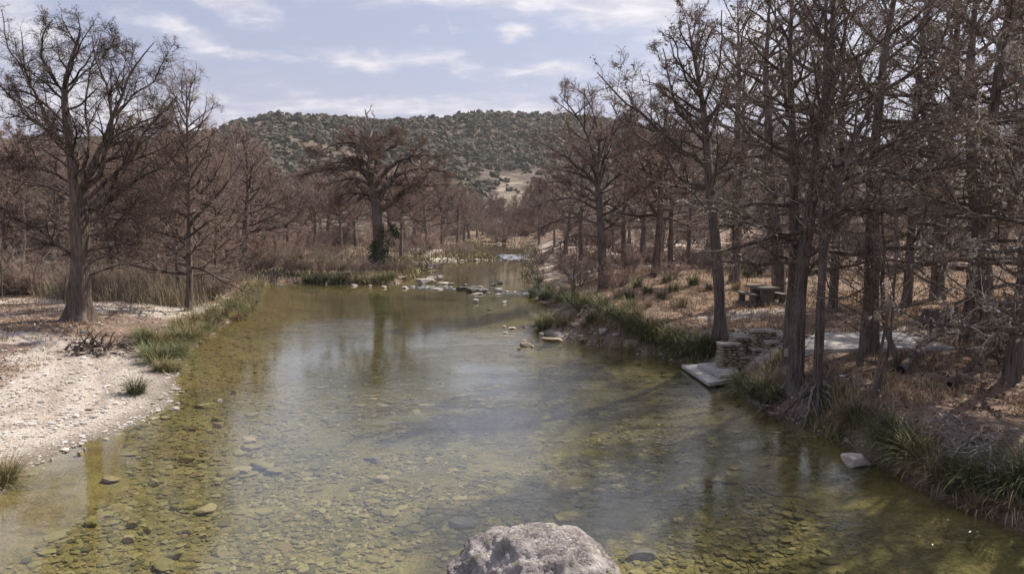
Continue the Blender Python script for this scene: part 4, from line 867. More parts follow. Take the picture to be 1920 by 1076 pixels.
# riffle and shore stones: px, py, width px, height px, material, place
RK = [(612, 533, 5, 6, 'r', 0), (664, 536, 16, 5, 'r', 0), (695, 537, 10, 4, 'r', 0), (720, 540, 13, 6, 'r', 0), (742, 532, 16, 4, 'r', 0), (759, 541, 17, 6, 'r', 0), (775, 538, 10, 4, 'r', 0), (615, 530, 14, 5, 'r', 0), (555, 530, 12, 4, 'g', 0),
      (752, 524, 26, 9, 't', 1), (795, 531, 42, 13, 'r', 2), (808, 523, 20, 6, 'r', 2), (826, 524, 15, 11, 'r', 2), (830, 533, 22, 6, 'r', 2), (845, 534, 16, 6, 'r', 2), (820, 543, 24, 3, 'r', 2), (843, 540, 12, 6, 'r', 2), (800, 540, 9, 4, 'r', 2),
      (865, 543, 26, 9, 'g', 3), (885, 546, 36, 9, 'g', 3), (905, 547, 26, 9, 'g', 3), (892, 540, 30, 7, 'g', 3), (895, 552, 20, 5, 'r', 3), (872, 536, 14, 6, 'g', 3), (915, 551, 12, 5, 'r', 3), (933, 546, 20, 9, 'r', 3), (935, 553, 14, 4, 'r', 3), (925, 535, 12, 5, 'g', 3), (938, 532, 13, 6, 'g', 3), (950, 548, 14, 5, 'r', 3), (965, 549, 12, 5, 'r', 3), (980, 548, 12, 6, 'g', 3),
      (893, 567, 15, 9, 'r', 4), (945, 568, 14, 7, 'r', 5), (918, 581, 14, 3, 'r', 6), (960, 616, 20, 5, 'r', 7), (945, 613, 14, 4, 'r', 7), (985, 613, 18, 8, 'r', 7), (947, 625, 12, 4, 'r', 7),
      (983, 648, 26, 9, 't', 8), (998, 651, 10, 6, 't', 8), (973, 655, 8, 5, 't', 8), (985, 640, 12, 5, 't', 8), (1035, 638, 50, 8, 't', 9), (1045, 630, 20, 9, 'r', 9), (1060, 632, 10, 9, 'r', 9), (1075, 636, 12, 6, 'r', 9), (1078, 628, 9, 6, 'r', 9), (1095, 640, 20, 6, 't', 9), (1090, 632, 14, 5, 'r', 9),
      (1015, 628, 14, 8, 'r', 9), (1080, 612, 20, 10, 'r', 10), (1112, 622, 10, 6, 'r', 10), (1118, 630, 12, 6, 'r', 10), (1107, 628, 9, 5, 'r', 10), (1133, 623, 24, 11, 'r', 10), (1141, 614, 9, 6, 't', 10), (1158, 632, 20, 5, 'r', 10), (1088, 602, 12, 6, 'r', 10), (1060, 604, 10, 5, 'r', 10),
      (1180, 652, 38, 17, 't', 11), (1208, 660, 14, 5, 'r', 12), (1225, 664, 10, 5, 'r', 12), (1240, 668, 12, 6, 'r', 12), (1196, 664, 10, 4, 't', 12), (1355, 716, 32, 9, 't', 13), (1370, 711, 10, 6, 'r', 13),
      (330, 731, 22, 4, 'r', 14), (412, 752, 11, 6, 'r', 15), (333, 757, 9, 5, 'r', 16), (327, 766, 22, 5, 'r', 16), (312, 781, 24, 5, 'a', 16), (158, 845, 7, 8, 'r', 17), (150, 850, 16, 4, 't', 17), (97, 862, 7, 4, 'r', 17), (385, 757, 44, 9, 'a', 18),
      (810, 489, 9, 4, 'r', 19), (826, 489, 12, 4, 'r', 19), (840, 489, 8, 4, 'r', 19), (852, 490, 10, 4, 'r', 19), (866, 490, 11, 4, 'r', 19), (882, 489, 9, 5, 'r', 19), (893, 489, 13, 5, 'r', 19), (907, 489, 8, 4, 'r', 19), (921, 490, 8, 5, 'r', 19), (936, 488, 12, 3, 'g', 19), (957, 482, 6, 3, 'g', 19), (975, 478, 10, 3, 't', 19), (912, 479, 12, 2, 'r', 19),
      (945, 481, 10, 4, 'g', 19), (960, 484, 9, 4, 'g', 19), (972, 481, 12, 4, 'g', 19), (950, 488, 10, 4, 'g', 19), (982, 485, 8, 4, 'g', 19), (890, 459, 8, 3, 't', 20), (905, 459, 9, 4, 't', 20), (920, 459, 10, 3, 't', 20), (935, 458, 12, 4, 't', 20), (952, 459, 9, 3, 't', 20), (966, 460, 8, 3, 'r', 20)]
PLACE = ['pale stone at the waterline below the island grasses', 'smooth tan boulder at the foot of the ivied cypress roots', 'pale slab of rock where the riffle leaves the island', 'weathered rock in the dark ledge across the riffle',
         'angular white rock alone in the pool below the riffle', 'low pale rock in the pool close to the right side of the riffle', 'flat pale stone barely breaking the pool surface below the riffle', 'pale stone in the shallow spit reaching out from the grassy point',
         'tan rock in the small cluster standing off the grassy point', 'stone piled along the front of the grassy point', 'pale stone on the grassy point in front of the white brush', 'large wedge shaped tan rock standing up at the right waterline', 'small stone at the foot of the right bank beside the wedge rock',
         'rock wedged under the near corner of the concrete landing', 'long white stone just off the gravel bar near the lone grass tuft', 'small white stone beside the sunken brown slab', 'stone at the pointed tip of the gravel bar', 'stone on the near shoreline of the gravel bar', 'sunken brown slab in the shallows off the gravel bar',
         'pale stone in the row edging the upper pool', 'pale stone along the far shore of the uppermost pool']
UNIQ = {}
for i, (px, py, w, h, m, pl) in enumerate(RK):
    p = P(px, py, 0.0); on = G(px, py); p = on if on[2] > .03 else P(px, py, .0)
    dep = p[1]; W = w / FOC * dep; Hh = max(h / FOC * dep * 1.2, .1)
    if m == 'a': p[2] = -.06; Hh = .16
    zz = max(p[2], 0) + (Hh * .18 if m != 'a' else -.05)
    lab = PLACE[pl]
    if pl == 2: lab = {1: lab}.get(0, lab)
    rock((p[0], p[1], zz), (W, W * .8 if w < 30 else W * .55, Hh * 1.25), (i * 1.7) % .9 - .45 if w > 18 else i, 300 + i, {'r': 'rock', 't': 'rock_tan', 'g': 'rock_grey', 'a': 'rock_algae'}[m], lab, 'stones: ' + lab[:40].rsplit(' ', 1)[0] if sum(r[5] == pl for r in RK) > 1 else None, cuts=10)

# sunken slabs on the near left riverbed
rs = np.random.default_rng(61)
for i, (px, py, w) in enumerate([(470, 832, 38), (468, 848, 42), (488, 882, 52), (455, 893, 40), (515, 890, 36), (352, 955, 40), (388, 962, 46), (330, 958, 26), (430, 900, 50), (205, 903, 38), (172, 985, 26), (278, 1003, 22), (240, 1018, 28), (350, 868, 34), (405, 788, 26), (410, 800, 22), (312, 1068, 60), (330, 1046, 40), (290, 912, 26), (410, 1040, 46), (355, 1000, 24), (380, 1012, 20), (250, 990, 24), (470, 780, 30), (715, 895, 44), (440, 740, 20)]):
    q = P(px, py, -.35); z = h1(q[0], q[1]); q = P(px, py, z); W = w / FOC * q[1]
    rock((q[0], q[1], h1(q[0], q[1]) + .05), (W, W * .75, .24), rs.uniform(-.6, .6), 500 + i, 'rock_algae' if i % 3 else 'rock_tan', 'flat algae coated slab lying under the clear shallow water left of the boulder', 'sunken flat slabs in the left shallows', cuts=11, tilt=.05)
for px, py, w in ((865, 968, 70), (1205, 1010, 60), (700, 850, 40)):
    q = P(px, py, -.6); W = w / FOC * q[1]
    rock((q[0], q[1], h1(q[0], q[1]) + .04), (W, W * .6, .3), .1, 540 + px, 'rock_grey', {865: 'dark sunken stone on the bed left behind the foreground boulder', 1205: 'dark sunken stone on the bed right of the foreground boulder', 700: 'small dark sunken stone out in the middle of the pool'}[px])

def on_steps(x, y): return (x > 7.3) & (x < 10.2) & (y > 22.4) & (y < 26.2) & (y > 22.4 + (x - 7.3) * .1)
def on_slab(x, y):
    q = np.array([P(1455, 658, 1.6)[:2], P(1800, 654, 1.6)[:2], P(1692, 620, 1.6)[:2], P(1525, 622, 1.6)[:2]]); ins = np.ones(np.shape(x), bool)
    for (ax, ay), (bx, by) in zip(q, np.roll(q, -1, 0)): ins &= ((bx - ax) * (y - ay) - (by - ay) * (x - ax)) > 0
    return ins
# ------------------------------------------------------------------ scattered stuff: cobbles, pebbles, leaves, grass
def scatter(g, V, F, pos, sc, rz, tilt=None, tri=True):
    n, m = len(pos), len(V); c, s = np.cos(rz)[:, None], np.sin(rz)[:, None]
    X = V[None, :, 0] * sc[:, 0:1]; Y = V[None, :, 1] * sc[:, 1:2]; Z = V[None, :, 2] * sc[:, 2:3]
    if tilt is not None: Z = Z + X * tilt[:, 0:1] + Y * tilt[:, 1:2]
    out = np.stack([X * c - Y * s, X * s + Y * c, Z], -1) + pos[:, None, :]
    FF = (F[None] + (np.arange(n) * m)[:, None, None]).reshape(-1, F.shape[1])
    g.add(out.reshape(-1, 3), *( (None, FF) if tri else (FF, None)))
def sample(n, x0, x1, y0, y1, rng, pw=1.0):
    """points over an area, denser towards the camera"""
    y = y0 * (y1 / y0) ** rng.random(n) if pw else rng.uniform(y0, y1, n)
    return rng.uniform(x0, x1, n) * np.maximum(y / 24, .6), y
rp = np.random.default_rng(33)
def stones_stuff(name, label, mat, cond, n, s0, s1, x0, x1, y0, y1, flat=.45, sink=.2, zlift=0):
    x, y = sample(n, x0, x1, y0, y1, rp); d = sdist(x, y); z = height(x, y, d); k = cond(x, y, d, z); x, y, z = x[k], y[k], z[k]
    g = Geo(); sz = s0 * (s1 / s0) ** (rp.random(len(x)) ** 2.4)
    for v in range(4):
        V, T = rock_VT(rp, 1, 2, .1); i = np.arange(len(x)) % 4 == v; S = sz[i][:, None] * np.stack([rp.uniform(.8, 1.3, i.sum()), rp.uniform(.6, 1., i.sum()), rp.uniform(.6, 1.2, i.sum()) * flat], 1)
        scatter(g, V, T, np.stack([x[i], y[i], z[i] + S[:, 2] * (1 - 2 * sink)], 1), S, rp.uniform(0, 6.28, i.sum()))
    return tag(obj(name, g.mesh(name, MAT[mat], False)), label, kind='stuff')
nsz = lambda x, y, s: fbm(x * s, y * s, 3)
stones_stuff('pebbles', 'pale pebbles strewn over the left gravel bar', 'pebble', lambda x, y, d, z: (x < 0) & (d > .05) & (d < 6) & (y < 29), 26000, .012, .06, -24, -4, 11, 29)
stones_stuff('gravel_stones', 'scattered larger stones on the gravel bar and its ragged edge', 'pebble', lambda x, y, d, z: (x < 0) & (d > -.25) & ((d < .5) & (nsz(x, y, 1.1) > .02) | (d > 1.2)) & (y < 34), 4200, .04, .13, -24, -4, 11, 34)
stones_stuff('shore_pebbles', 'loose pebbles between litter on both banks', 'pebble', lambda x, y, d, z: (d > 0) & ((np.abs(fbm(x * .3, y * .3, 3) - .05) < .03) | (d < .5)), 30000, .02, .10, -26, 18, 16, 75)
stones_stuff('riverbed_cobbles', 'cobbles covering the shallow riverbed', 'cobble', lambda x, y, d, z: (d < -.02) & (fbm(x * .9, y * .9, 3) + .5 * fbm(x * .2, y * .2, 2) > -.05 - .10 * (x < -2)), 60000, .016, .12, -14, 11, 9.5, 50, .38, .3)
stones_stuff('riverbed_rocks', 'larger flat rocks lying in drifts on the riverbed', 'cobble', lambda x, y, d, z: (d < -.2) & (fbm(x * 1.1 + 9, y * 1.1, 3) > .10 - .05 * (x < -1)), 9000, .06, .22, -14, 11, 9.5, 50, .22, .3)
def blades(pos, L, W, lean, rng, n=4, az=None, curl=.9):
    """curved grass blades as narrow tapering strips"""
    B = len(pos); az = rng.uniform(0, 6.28, B) if az is None else az
    u = np.linspace(0, 1, n)[None, :]; a = lean[:, None] * (.25 + curl * u)
    dl = L[:, None] / (n - 1); hx = np.cumsum(np.sin(a) * dl, 1) - np.sin(a[:, :1]) * dl; hz = np.cumsum(np.cos(a) * dl, 1) - np.cos(a[:, :1]) * dl
    c = np.stack([pos[:, None, 0] + hx * np.cos(az)[:, None], pos[:, None, 1] + hx * np.sin(az)[:, None], pos[:, None, 2] + hz], -1)
    sd = np.stack([-np.sin(az), np.cos(az), np.zeros(B)], -1)[:, None, :] * (W[:, None] * (1 - u ** 1.6) + .0012)[..., None]
    V = np.concatenate([c - sd, c + sd], 1); i = np.arange(n - 1)[None, :]; o = (np.arange(B) * 2 * n)[:, None]
    Q = np.stack([o + i, o + i + 1, o + i + 1 + n, o + i + n], -1).reshape(-1, 4)
    return V.reshape(-1, 3), Q
def grass_stuff(name, label, mat, cond, n, L0, L1, x0, x1, y0, y1, per=9, lean=1.0, w=.006, spread=.10):
    x, y = sample(n, x0, x1, y0, y1, rp); d = sdist(x, y); k = cond(x, y, d) & ~on_slab(x, y) & ~on_steps(x, y)
    x, y, d = x[k], y[k], d[k]; z = height(x, y, d); m = len(x) * per
    L = np.repeat(rp.uniform(L0, L1, len(x)), per) * rp.uniform(.5, 1.2, m)
    pos = np.repeat(np.stack([x, y, z - .02], 1), per, 0) + rp.normal(size=(m, 3)) * np.array([spread, spread, 0])
    V, Q = blades(pos, L, w * (1 + pos[:, 1] / 30), np.abs(rp.normal(size=m)) * lean * .6 + .15, rp, 3)
    g = Geo(); g.add(V, Q); return tag(obj(name, g.mesh(name, MAT[mat], False)), label, kind='stuff')
nsz = lambda x, y, s: fbm(x * s, y * s, 3)
grass_stuff('dry_grass', 'low reddish dry grass over the right bank', 'dry', lambda x, y, d: (x > 1) & (d > .9) & (nsz(x, y, .3) > -.10) & (nsz(x + 40, y, .8) > -.12), 26000, .12, .38, 2, 34, 11, 75, 8, 1.3, .0055)
grass_stuff('bank_grass', 'green and straw grass along the steep right bank edge', 'straw_green', lambda x, y, d: (x > 1) & (d > .05) & (d < 1.5) & (nsz(x, y, .9) > -.07) & ~((x > 5) & (x < 8.4) & (y > 20.5) & (y < 25)), 16000, .2, .6, 2, 12, 10, 70, 8, 1.2, .007)
grass_stuff('left_dry_grass', 'thin dry grass and weeds over the left bank', 'dry', lambda x, y, d: (x < 0) & (d > 4.5) & (y > 24) & (nsz(x, y, .3) > .02), 6000, .08, .25, -30, -8, 22, 44, 7, 1.3, .006)
grass_stuff('left_bank_grass', 'long straw and green grass along the left waterline', 'straw_green', lambda x, y, d: (x < 0) & (d > -.1) & (d < 2.0) & (y > 27) & (y < 62) & (x > -.36 * y), 5200, .5, 1.0, -14, -5, 27, 62, 12, 1.0, .008, .22)
def reed_ok(x, y, d): return (x < -.28 * y - .5) & (d > 3) & (y > 41 + 2.5 * np.sin(x * .35) + np.where(x > -17, 6, 0))
grass_stuff('reeds', 'tall olive brown reeds and brush behind the left gravel', 'reed', reed_ok, 15000, .6, 2.0, -34, -9, 40, 62, 12, .8, .0055, .5)
grass_stuff('island_grass', 'tawny grass and brush over the island and upper shores', 'reed', lambda x, y, d: (d > .1) & (nsz(x, y, .2) > -.08) & (x < .2 * y), 15000, .3, .8, -18, 1, 60, 240, 9, 1.0, .012, .6)
grass_stuff('far_bank_grass', 'yellowish grass edging the far pools', 'straw_green', lambda x, y, d: (d > 0) & (d < 4) & (x < 2), 8000, .4, .9, -9, 2, 66, 245, 8, .8, .02, .4)
grass_stuff('far_wood_grass', 'dry grass beneath the far right wood', 'leaf', lambda x, y, d: (d > 1) & (x > 0), 9000, .2, .5, 2, 36, 60, 150, 7, 1.1, .012, .3)
# fallen leaves
def leaves():
    V = np.array([[-1, 0, 0], [0, -.5, .12], [1, 0, .05], [0, .5, .12]], float); F = np.array([[0, 1, 2, 3]]); g = Geo()
    x, y = sample(75000, -26, 20, 12, 70, rp); d = sdist(x, y); k = ~(on_slab(x, y) & (rp.random(len(x)) > .12)) & (d > .6) & (((x > 0) & (nsz(x, y, .4) > -.14)) | ((x < 0) & (d > 5 - (y > 26) * 3) & (nsz(x, y, .5) > -.06))); x, y = x[k], y[k]; z = height(x, y)
    s = rp.uniform(.02, .055, (len(x), 1)) * (1 + y[:, None] / 60)
    scatter(g, V, F, np.stack([x, y, z + .015], 1), np.repeat(s, 3, 1), rp.uniform(0, 6.28, len(x)), rp.normal(size=(len(x), 2)) * .5, False)
    return tag(obj('fallen_leaves', g.mesh('fallen_leaves', MAT['leaf'], False)), 'rusty fallen needles and leaves under the trees', kind='stuff')
leaves()

# ------------------------------------------------------------------ grass tussocks, each its own thing
def tussock_proto(seed, mat, n=400, L=.8, lean=1.0):
    r = np.random.default_rng(seed); a = r.uniform(0, 6.28, n); q = .16 * np.sqrt(r.random(n)); pos = np.stack([q * np.cos(a), q * np.sin(a), np.full(n, -.05)], 1)
    V, Q = blades(pos, L * r.uniform(.5, 1.2, n), np.full(n, .0052), np.abs(r.normal(size=n)) * .5 * lean + .12 + q * 1.6, r, 6, a + r.normal(size=n) * .9, 1.9)
    return mesh('grass_tussock', V, Q, mat=MAT[mat], smooth=False)
TS = {'g': [tussock_proto(i, 'green') for i in (1, 2)], 'd': [tussock_proto(i, 'green_dark', 340, .7) for i in (3, 4)], 's': [tussock_proto(i, 'straw_green', 260, .85) for i in (5, 6)], 'w': [tussock_proto(i, 'dry', 200, .6, 1.2) for i in (7, 8)]}
COLN = {'g': 'green', 'd': 'dark green', 's': 'straw and green', 'w': 'dry brown'}
def tussocks(lst, where, group):
    for i, (px, py, s, c) in enumerate(lst):
        p = G(px, py); o = obj('grass_tussock', TS[c][i % 2]); o.location = tuple(p); o.rotation_euler = (0, 0, i * 2.1); o.scale = (s * 1.1, s * 1.1, s)
        tag(o, COLN[c] + ' grass tussock ' + where, 'grass', group)
tussocks([(256, 738, 1.15, 'd')], 'standing alone on the tip of the gravel bar', None)
tussocks([(292, 682, 1.35, 'g'), (318, 676, 1.15, 'g'), (300, 696, .8, 'd'), (276, 668, 1.0, 'g'), (330, 668, .9, 'g')], 'in the bright green patch at the head of the gravel bar', 'green tussocks above the gravel bar')
tussocks([(270, 645, 1.2, 'g'), (288, 640, 1.1, 's'), (262, 632, 1.0, 'd'), (305, 648, 1.1, 's'), (325, 640, 1.2, 's'), (345, 645, 1.2, 'g'), (365, 640, 1.2, 's'), (352, 625, 1.2, 's'), (378, 626, 1.1, 'g'), (335, 615, 1.2, 's'), (362, 606, 1.2, 's'), (385, 604, 1.3, 's'), (405, 610, 1.1, 'g'),
          (398, 592, 1.3, 's'), (420, 594, 1.2, 's'), (430, 586, 1.3, 'g'), (445, 588, 1.1, 'g'), (422, 575, 1.3, 's'), (440, 570, 1.3, 's'), (455, 574, 1.2, 'w'), (462, 562, 1.3, 's'), (450, 556, 1.3, 's'), (470, 552, 1.3, 's'), (478, 543, 1.3, 's'), (460, 542, 1.4, 's'), (480, 534, 1.2, 'w')],
         'in the long grassy fringe of the left bank', 'tussocks along the left bank')
rt = np.random.default_rng(19); el_ = [P(*q)[:2] for q in [(334, 700), (345, 668), (395, 628), (440, 603), (468, 578), (486, 552), (497, 534)]]
fr_ = curve(np.array(el_), 44)
for i, q in enumerate(fr_[:-1]):
    for k in range(2):
        if fbm(i * .37, k * 3.1, 2) < -.12: continue
        x, y = q[0] - .15 - .35 * k + rt.normal() * .12, q[1] + rt.normal() * .2; c_ = 'sswsgsw'[(i + k) % 7]
        o = obj('grass_tussock', TS[c_][i % 2]); o.location = (x, y, max(h1(x, y), 0)); o.rotation_euler = (0, 0, i * 2.1); sz_ = rt.uniform(.5, 1.25); o.scale = (sz_ * 1.2, sz_ * 1.2, sz_ * .85)
        tag(o, COLN[c_] + ' grass tussock at the very edge of the left bank water', 'grass', 'tussocks at the left waterline')
tussocks([(10, 905, 1.0, 's'), (-8, 915, 1.1, 's'), (22, 890, .7, 'w')], 'at the water edge of the near gravel', 'tussocks at the near left edge')
tussocks([(1660, 835, 1.1, 'g'), (1690, 845, 1.2, 'd'), (1700, 862, 1.2, 'g'), (1725, 868, 1.2, 's'), (1745, 885, 1.2, 's'), (1675, 815, 1.1, 'd'), (1715, 885, 1.0, 'w'), (1640, 822, .9, 'w'), (1765, 905, 1.1, 'w'), (1790, 925, 1.1, 'd'), (1815, 905, 1.1, 'g'), (1880, 915, 1.1, 'w'), (1905, 930, 1.2, 'g'), (1860, 935, 1.1, 'd'), (1900, 960, 1.1, 'w'), (1930, 905, 1.1, 'g'),
          (1600, 805, 1.0, 's'), (1612, 790, 1.0, 'd'), (1580, 800, .9, 'w'), (1835, 950, 1.0, 'w')], 'spilling over the near right bank', 'tussocks on the near right bank')
tussocks([(1400, 738, 1.1, 'g'), (1390, 722, 1.1, 's'), (1420, 745, 1.1, 'd'), (1440, 735, 1.1, 's'), (1452, 752, 1.0, 'd'), (1436, 760, 1.0, 'd'), (1398, 728, .8, 's')], 'between the concrete landing and the waterside cypress', 'tussocks beside the landing')
tussocks([(1325, 672, 1.2, 'd'), (1300, 668, 1.3, 'd'), (1275, 664, 1.3, 'd'), (1310, 655, 1.3, 'd'), (1285, 652, 1.3, 'd'), (1255, 656, 1.2, 'd'), (1335, 655, 1.1, 'g'), (1235, 645, 1.3, 'd'), (1262, 640, 1.2, 'g'), (1215, 640, 1.3, 'g'), (1190, 628, 1.3, 'g'), (1205, 618, 1.3, 'g'), (1175, 612, 1.3, 's'), (1230, 625, 1.2, 's'), (1160, 600, 1.2, 'g'), (1190, 598, 1.2, 's')],
         'in the dark grassy bank left of the landing', 'tussocks left of the landing')
tussocks([(1160, 560, 1.1, 's'), (1240, 560, 1.0, 'd'), (1262, 548, 1.2, 'd'), (1300, 535, 1.2, 'g'), (1215, 575, 1.0, 'w'), (1330, 545, 1.0, 'd'), (1180, 580, 1.1, 's'), (1280, 575, 1.0, 's'), (1250, 530, 1.3, 'd'), (1195, 540, 1.2, 'g'), (1380, 545, .9, 's'), (1400, 520, 1.2, 'd')], 'scattered under the right bank trees', 'tussocks under the right bank trees')
tussocks([(1018, 618, 1.3, 'g'), (1030, 612, 1.2, 's'), (1050, 612, 1.1, 's'), (1012, 608, 1.2, 's'), (1095, 612, 1.0, 'w'), (1110, 605, 1.1, 'd')], 'among the stones of the grassy point', 'tussocks on the grassy point')
tussocks([(1000, 556, 1.5, 'd'), (1018, 562, 1.5, 'd'), (1035, 558, 1.6, 'g'), (1050, 565, 1.5, 'g'), (1008, 545, 1.6, 'd'), (1030, 545, 1.5, 'd'), (1060, 552, 1.5, 'd'), (1072, 572, 1.4, 'g'), (1090, 580, 1.4, 'g'), (1110, 575, 1.4, 's'), (1130, 582, 1.3, 'g'), (1145, 592, 1.2, 'd'), (1010, 530, 1.6, 'd'), (1180, 560, 1.2, 'd'), (1215, 552, 1.2, 'd')], 'on the shady slope below the lone right bank cypress', 'tussocks on the right bank slope')
tussocks([(575, 530, 1.6, 'd'), (590, 529, 1.6, 'd'), (605, 531, 1.5, 'g'), (634, 532, 1.8, 'd'), (627, 530, 1.5, 'g'), (680, 531, 1.6, 's'), (700, 531, 1.7, 's'), (720, 530, 1.8, 'g'), (732, 528, 1.5, 'g'), (665, 530, 1.5, 'w'), (650, 529, 1.4, 's'), (575, 505, 1.8, 'd'), (600, 498, 1.8, 'g'), (620, 500, 1.8, 'g'), (640, 508, 1.7, 'd'), (560, 488, 2.0, 'd'), (590, 485, 2.0, 'g'), (740, 520, 1.5, 'w'), (760, 512, 1.8, 's'), (778, 505, 1.8, 'w'), (930, 545, .9, 'd'), (962, 553, .9, 'w'), (760, 525, 1.3, 'w')],
         'on the low island in front of the ivied cypress', 'tussocks on the island')

# ------------------------------------------------------------------ built stonework
def box_me(name, corners, z0, z1, mat, rng, rough=.012, sub=6):
    """slab from four plan corners, worn edges"""
    bm = bmesh.new(); c = [Vector((x, y, 0)) for x, y in corners]
    ctr = sum(c, Vector()) / 4; vs = [bm.verts.new((p.x, p.y, z0)) for p in c] + [bm.verts.new((p.x, p.y, z1)) for p in c]
    bm.faces.new(vs[0:4][::-1]); bm.faces.new(vs[4:8])
    for i in range(4): bm.faces.new((vs[i], vs[(i + 1) % 4], vs[4 + (i + 1) % 4], vs[4 + i]))
    bmesh.ops.recalc_face_normals(bm, faces=bm.faces[:])
    bmesh.ops.subdivide_edges(bm, edges=bm.edges[:], cuts=sub, use_grid_fill=True)
    for v in bm.verts:
        n = fbm(v.co.x * 3 + 7, v.co.y * 3 + v.co.z * 5, 3); v.co += Vector((n, float(fbm(v.co.y * 3, v.co.x * 3 + v.co.z * 4, 3)), n * .3)) * rough * 3
    me = bpy.data.meshes.new(name); bm.to_mesh(me); bm.free(); me.materials.append(MAT[mat]); return me
rb = np.random.default_rng(88)
sl = tag(empty('concrete_slab', P(1640, 640, 1.62)), 'flat pale concrete slab on the ground among the right bank trees', 'slab')
SLZ = 1.60
cs = [P(1470, 655, SLZ), P(1790, 651, SLZ), P(1688, 622, SLZ), P(1530, 624, SLZ)]; so = np.array(sl.location)
obj('slab_top', box_me('slab_top', [tuple((c - so)[:2]) for c in cs], -.25, SLZ - so[2], 'concrete', rb, .006), sl)
dk = P(1330, 700, .15); ld = tag(empty('concrete_landing', dk), 'two stacked concrete slabs forming a landing at the water edge', 'landing')
lo = [P(1278, 684, .16), P(1330, 719, .16), P(1385, 708, .18), P(1372, 680, .18)]; up = [P(1309, 681, .32), P(1350, 703, .32), P(1390, 700, .32), P(1370, 677, .32)]
obj('lower_slab', box_me('lower_slab', [tuple((c - dk)[:2]) for c in lo], -.09, .03, 'concrete', rb, .012), ld)
mid_ = sum(lo) / 4
obj('footing', box_me('footing', [tuple((mid_ + (c - mid_) * .78 + np.array([.15, .05, 0]) - dk)[:2]) for c in lo], -.9, -.093, 'rock_grey', rb, .03), ld)
obj('riser', box_me('riser', [tuple((sum(up) / 4 + (c - sum(up) / 4) * .93 - dk)[:2]) for c in up], .033, .047, 'rock_grey', rb, .004), ld)  # thin dark sheet painting the shaded gap between the two slabs
obj('upper_slab', box_me('upper_slab', [tuple((c - dk)[:2]) for c in up], .05, .16, 'concrete', rb, .008), ld)
def stacked(parent, org, p0, p1, z0, z1, depth, name='stacked_stone', cap=True):
    """courses of small flat stones between two plan points, with a pale cap"""
    g = Geo(); d = p1[:2] - p0[:2]; L = np.linalg.norm(d); d = d / L; nrm = np.array([-d[1], d[0]]); z = z0
    while z < z1 - .03:
        hh = rb.uniform(.06, .12); s = -rb.uniform(0, .1)
        while s < L:
            w = rb.uniform(.14, .34)
            for q in (0, .5):
                V, T = rock_VT(rb, 2, 6, .05); c = np.r_[p0[:2] + d * (s + w / 2) + nrm * depth * q, z + hh / 2] - org
                M = V * np.array([w * .62, depth * .36, hh * .62]); X = M[:, :1] * d + M[:, 1:2] * nrm; g.add(np.c_[X, M[:, 2]] + c, None, T)
            s += w
        z += hh
    obj(name, g.mesh(name, MAT['rock_grey'] if parent is None else MAT['rock_tan'], False), parent)
    if cap:
        a = p0[:2] - d * .04 - nrm * depth * .3; b_ = p1[:2] + d * .04 - nrm * depth * .3; c = p1[:2] + d * .04 + nrm * depth * .85; e = p0[:2] - d * .04 + nrm * depth * .85
        obj('cap_stone', box_me('cap_stone', [tuple(q - org[:2]) for q in (a, b_, c, e)], z1 - org[2], z1 + .07 - org[2], 'rock', rb, .03, 4), parent)
wo = P(1368, 690, .4)
wl = tag(empty('stone_wall', wo), 'low stacked stone side wall with pale caps left of the steps', 'wall')
for (x0, x1, py, zt, zb) in ((1350, 1386, 647, 1.12, .2), (1376, 1412, 633, 1.32, .5), (1410, 1450, 622, 1.55, .8)):
    stacked(wl, wo, P(x0, py, zt), P(x1, py, zt), zb, zt, .45)
so2 = P(1420, 680, .5); st = tag(empty('stone_steps', so2), 'rough stone steps climbing from the landing to the slab', 'steps')
for (x0, x1, py, zt) in ((1388, 1438, 671, .66), (1412, 1464, 657, .94), (1438, 1492, 643, 1.22), (1466, 1516, 631, 1.48)):
    p0, p1 = P(x0, py, zt), P(x1, py, zt); stacked(st, so2, p0, p1, zt - .38, zt, .55)
for o in st.children:
    if o.name.startswith('cap_stone'): o.name = 'tread'
    elif o.name.startswith('stacked'): o.name = 'riser'
# picnic table
pt = G(1428, 568); pt[2] = h1(pt[0], pt[1]); tb = tag(empty('picnic_table', pt, .12), 'old grey concrete picnic table with bench seats under the trees', 'table')
def bxp(name, parent, x0, x1, y0, y1, z0, z1, mat='concrete_old'): return obj(name, box_me(name, [(x0, y0), (x1, y0), (x1, y1), (x0, y1)], z0, z1, mat, rb, .006, 4), parent)
bxp('base', tb, -.95, .95, -.85, .85, -.2, .06); bxp('pedestal', tb, -.30, .30, -.62, -.40, .063, .70); bxp('pedestal', tb, -.30, .30, .40, .62, .063, .70)
bxp('table_top', tb, -.44, .44, -.88, .88, .703, .81)
for s in (-1, 1):
    x = s * .74; bxp('bench_seat', tb, x - .18, x + .18, -.85, .85, .42, .50)
    for y in (-.55, .55): bxp('bench_leg', tb, x - .12, x + .12, y - .1, y + .1, .063, .417)

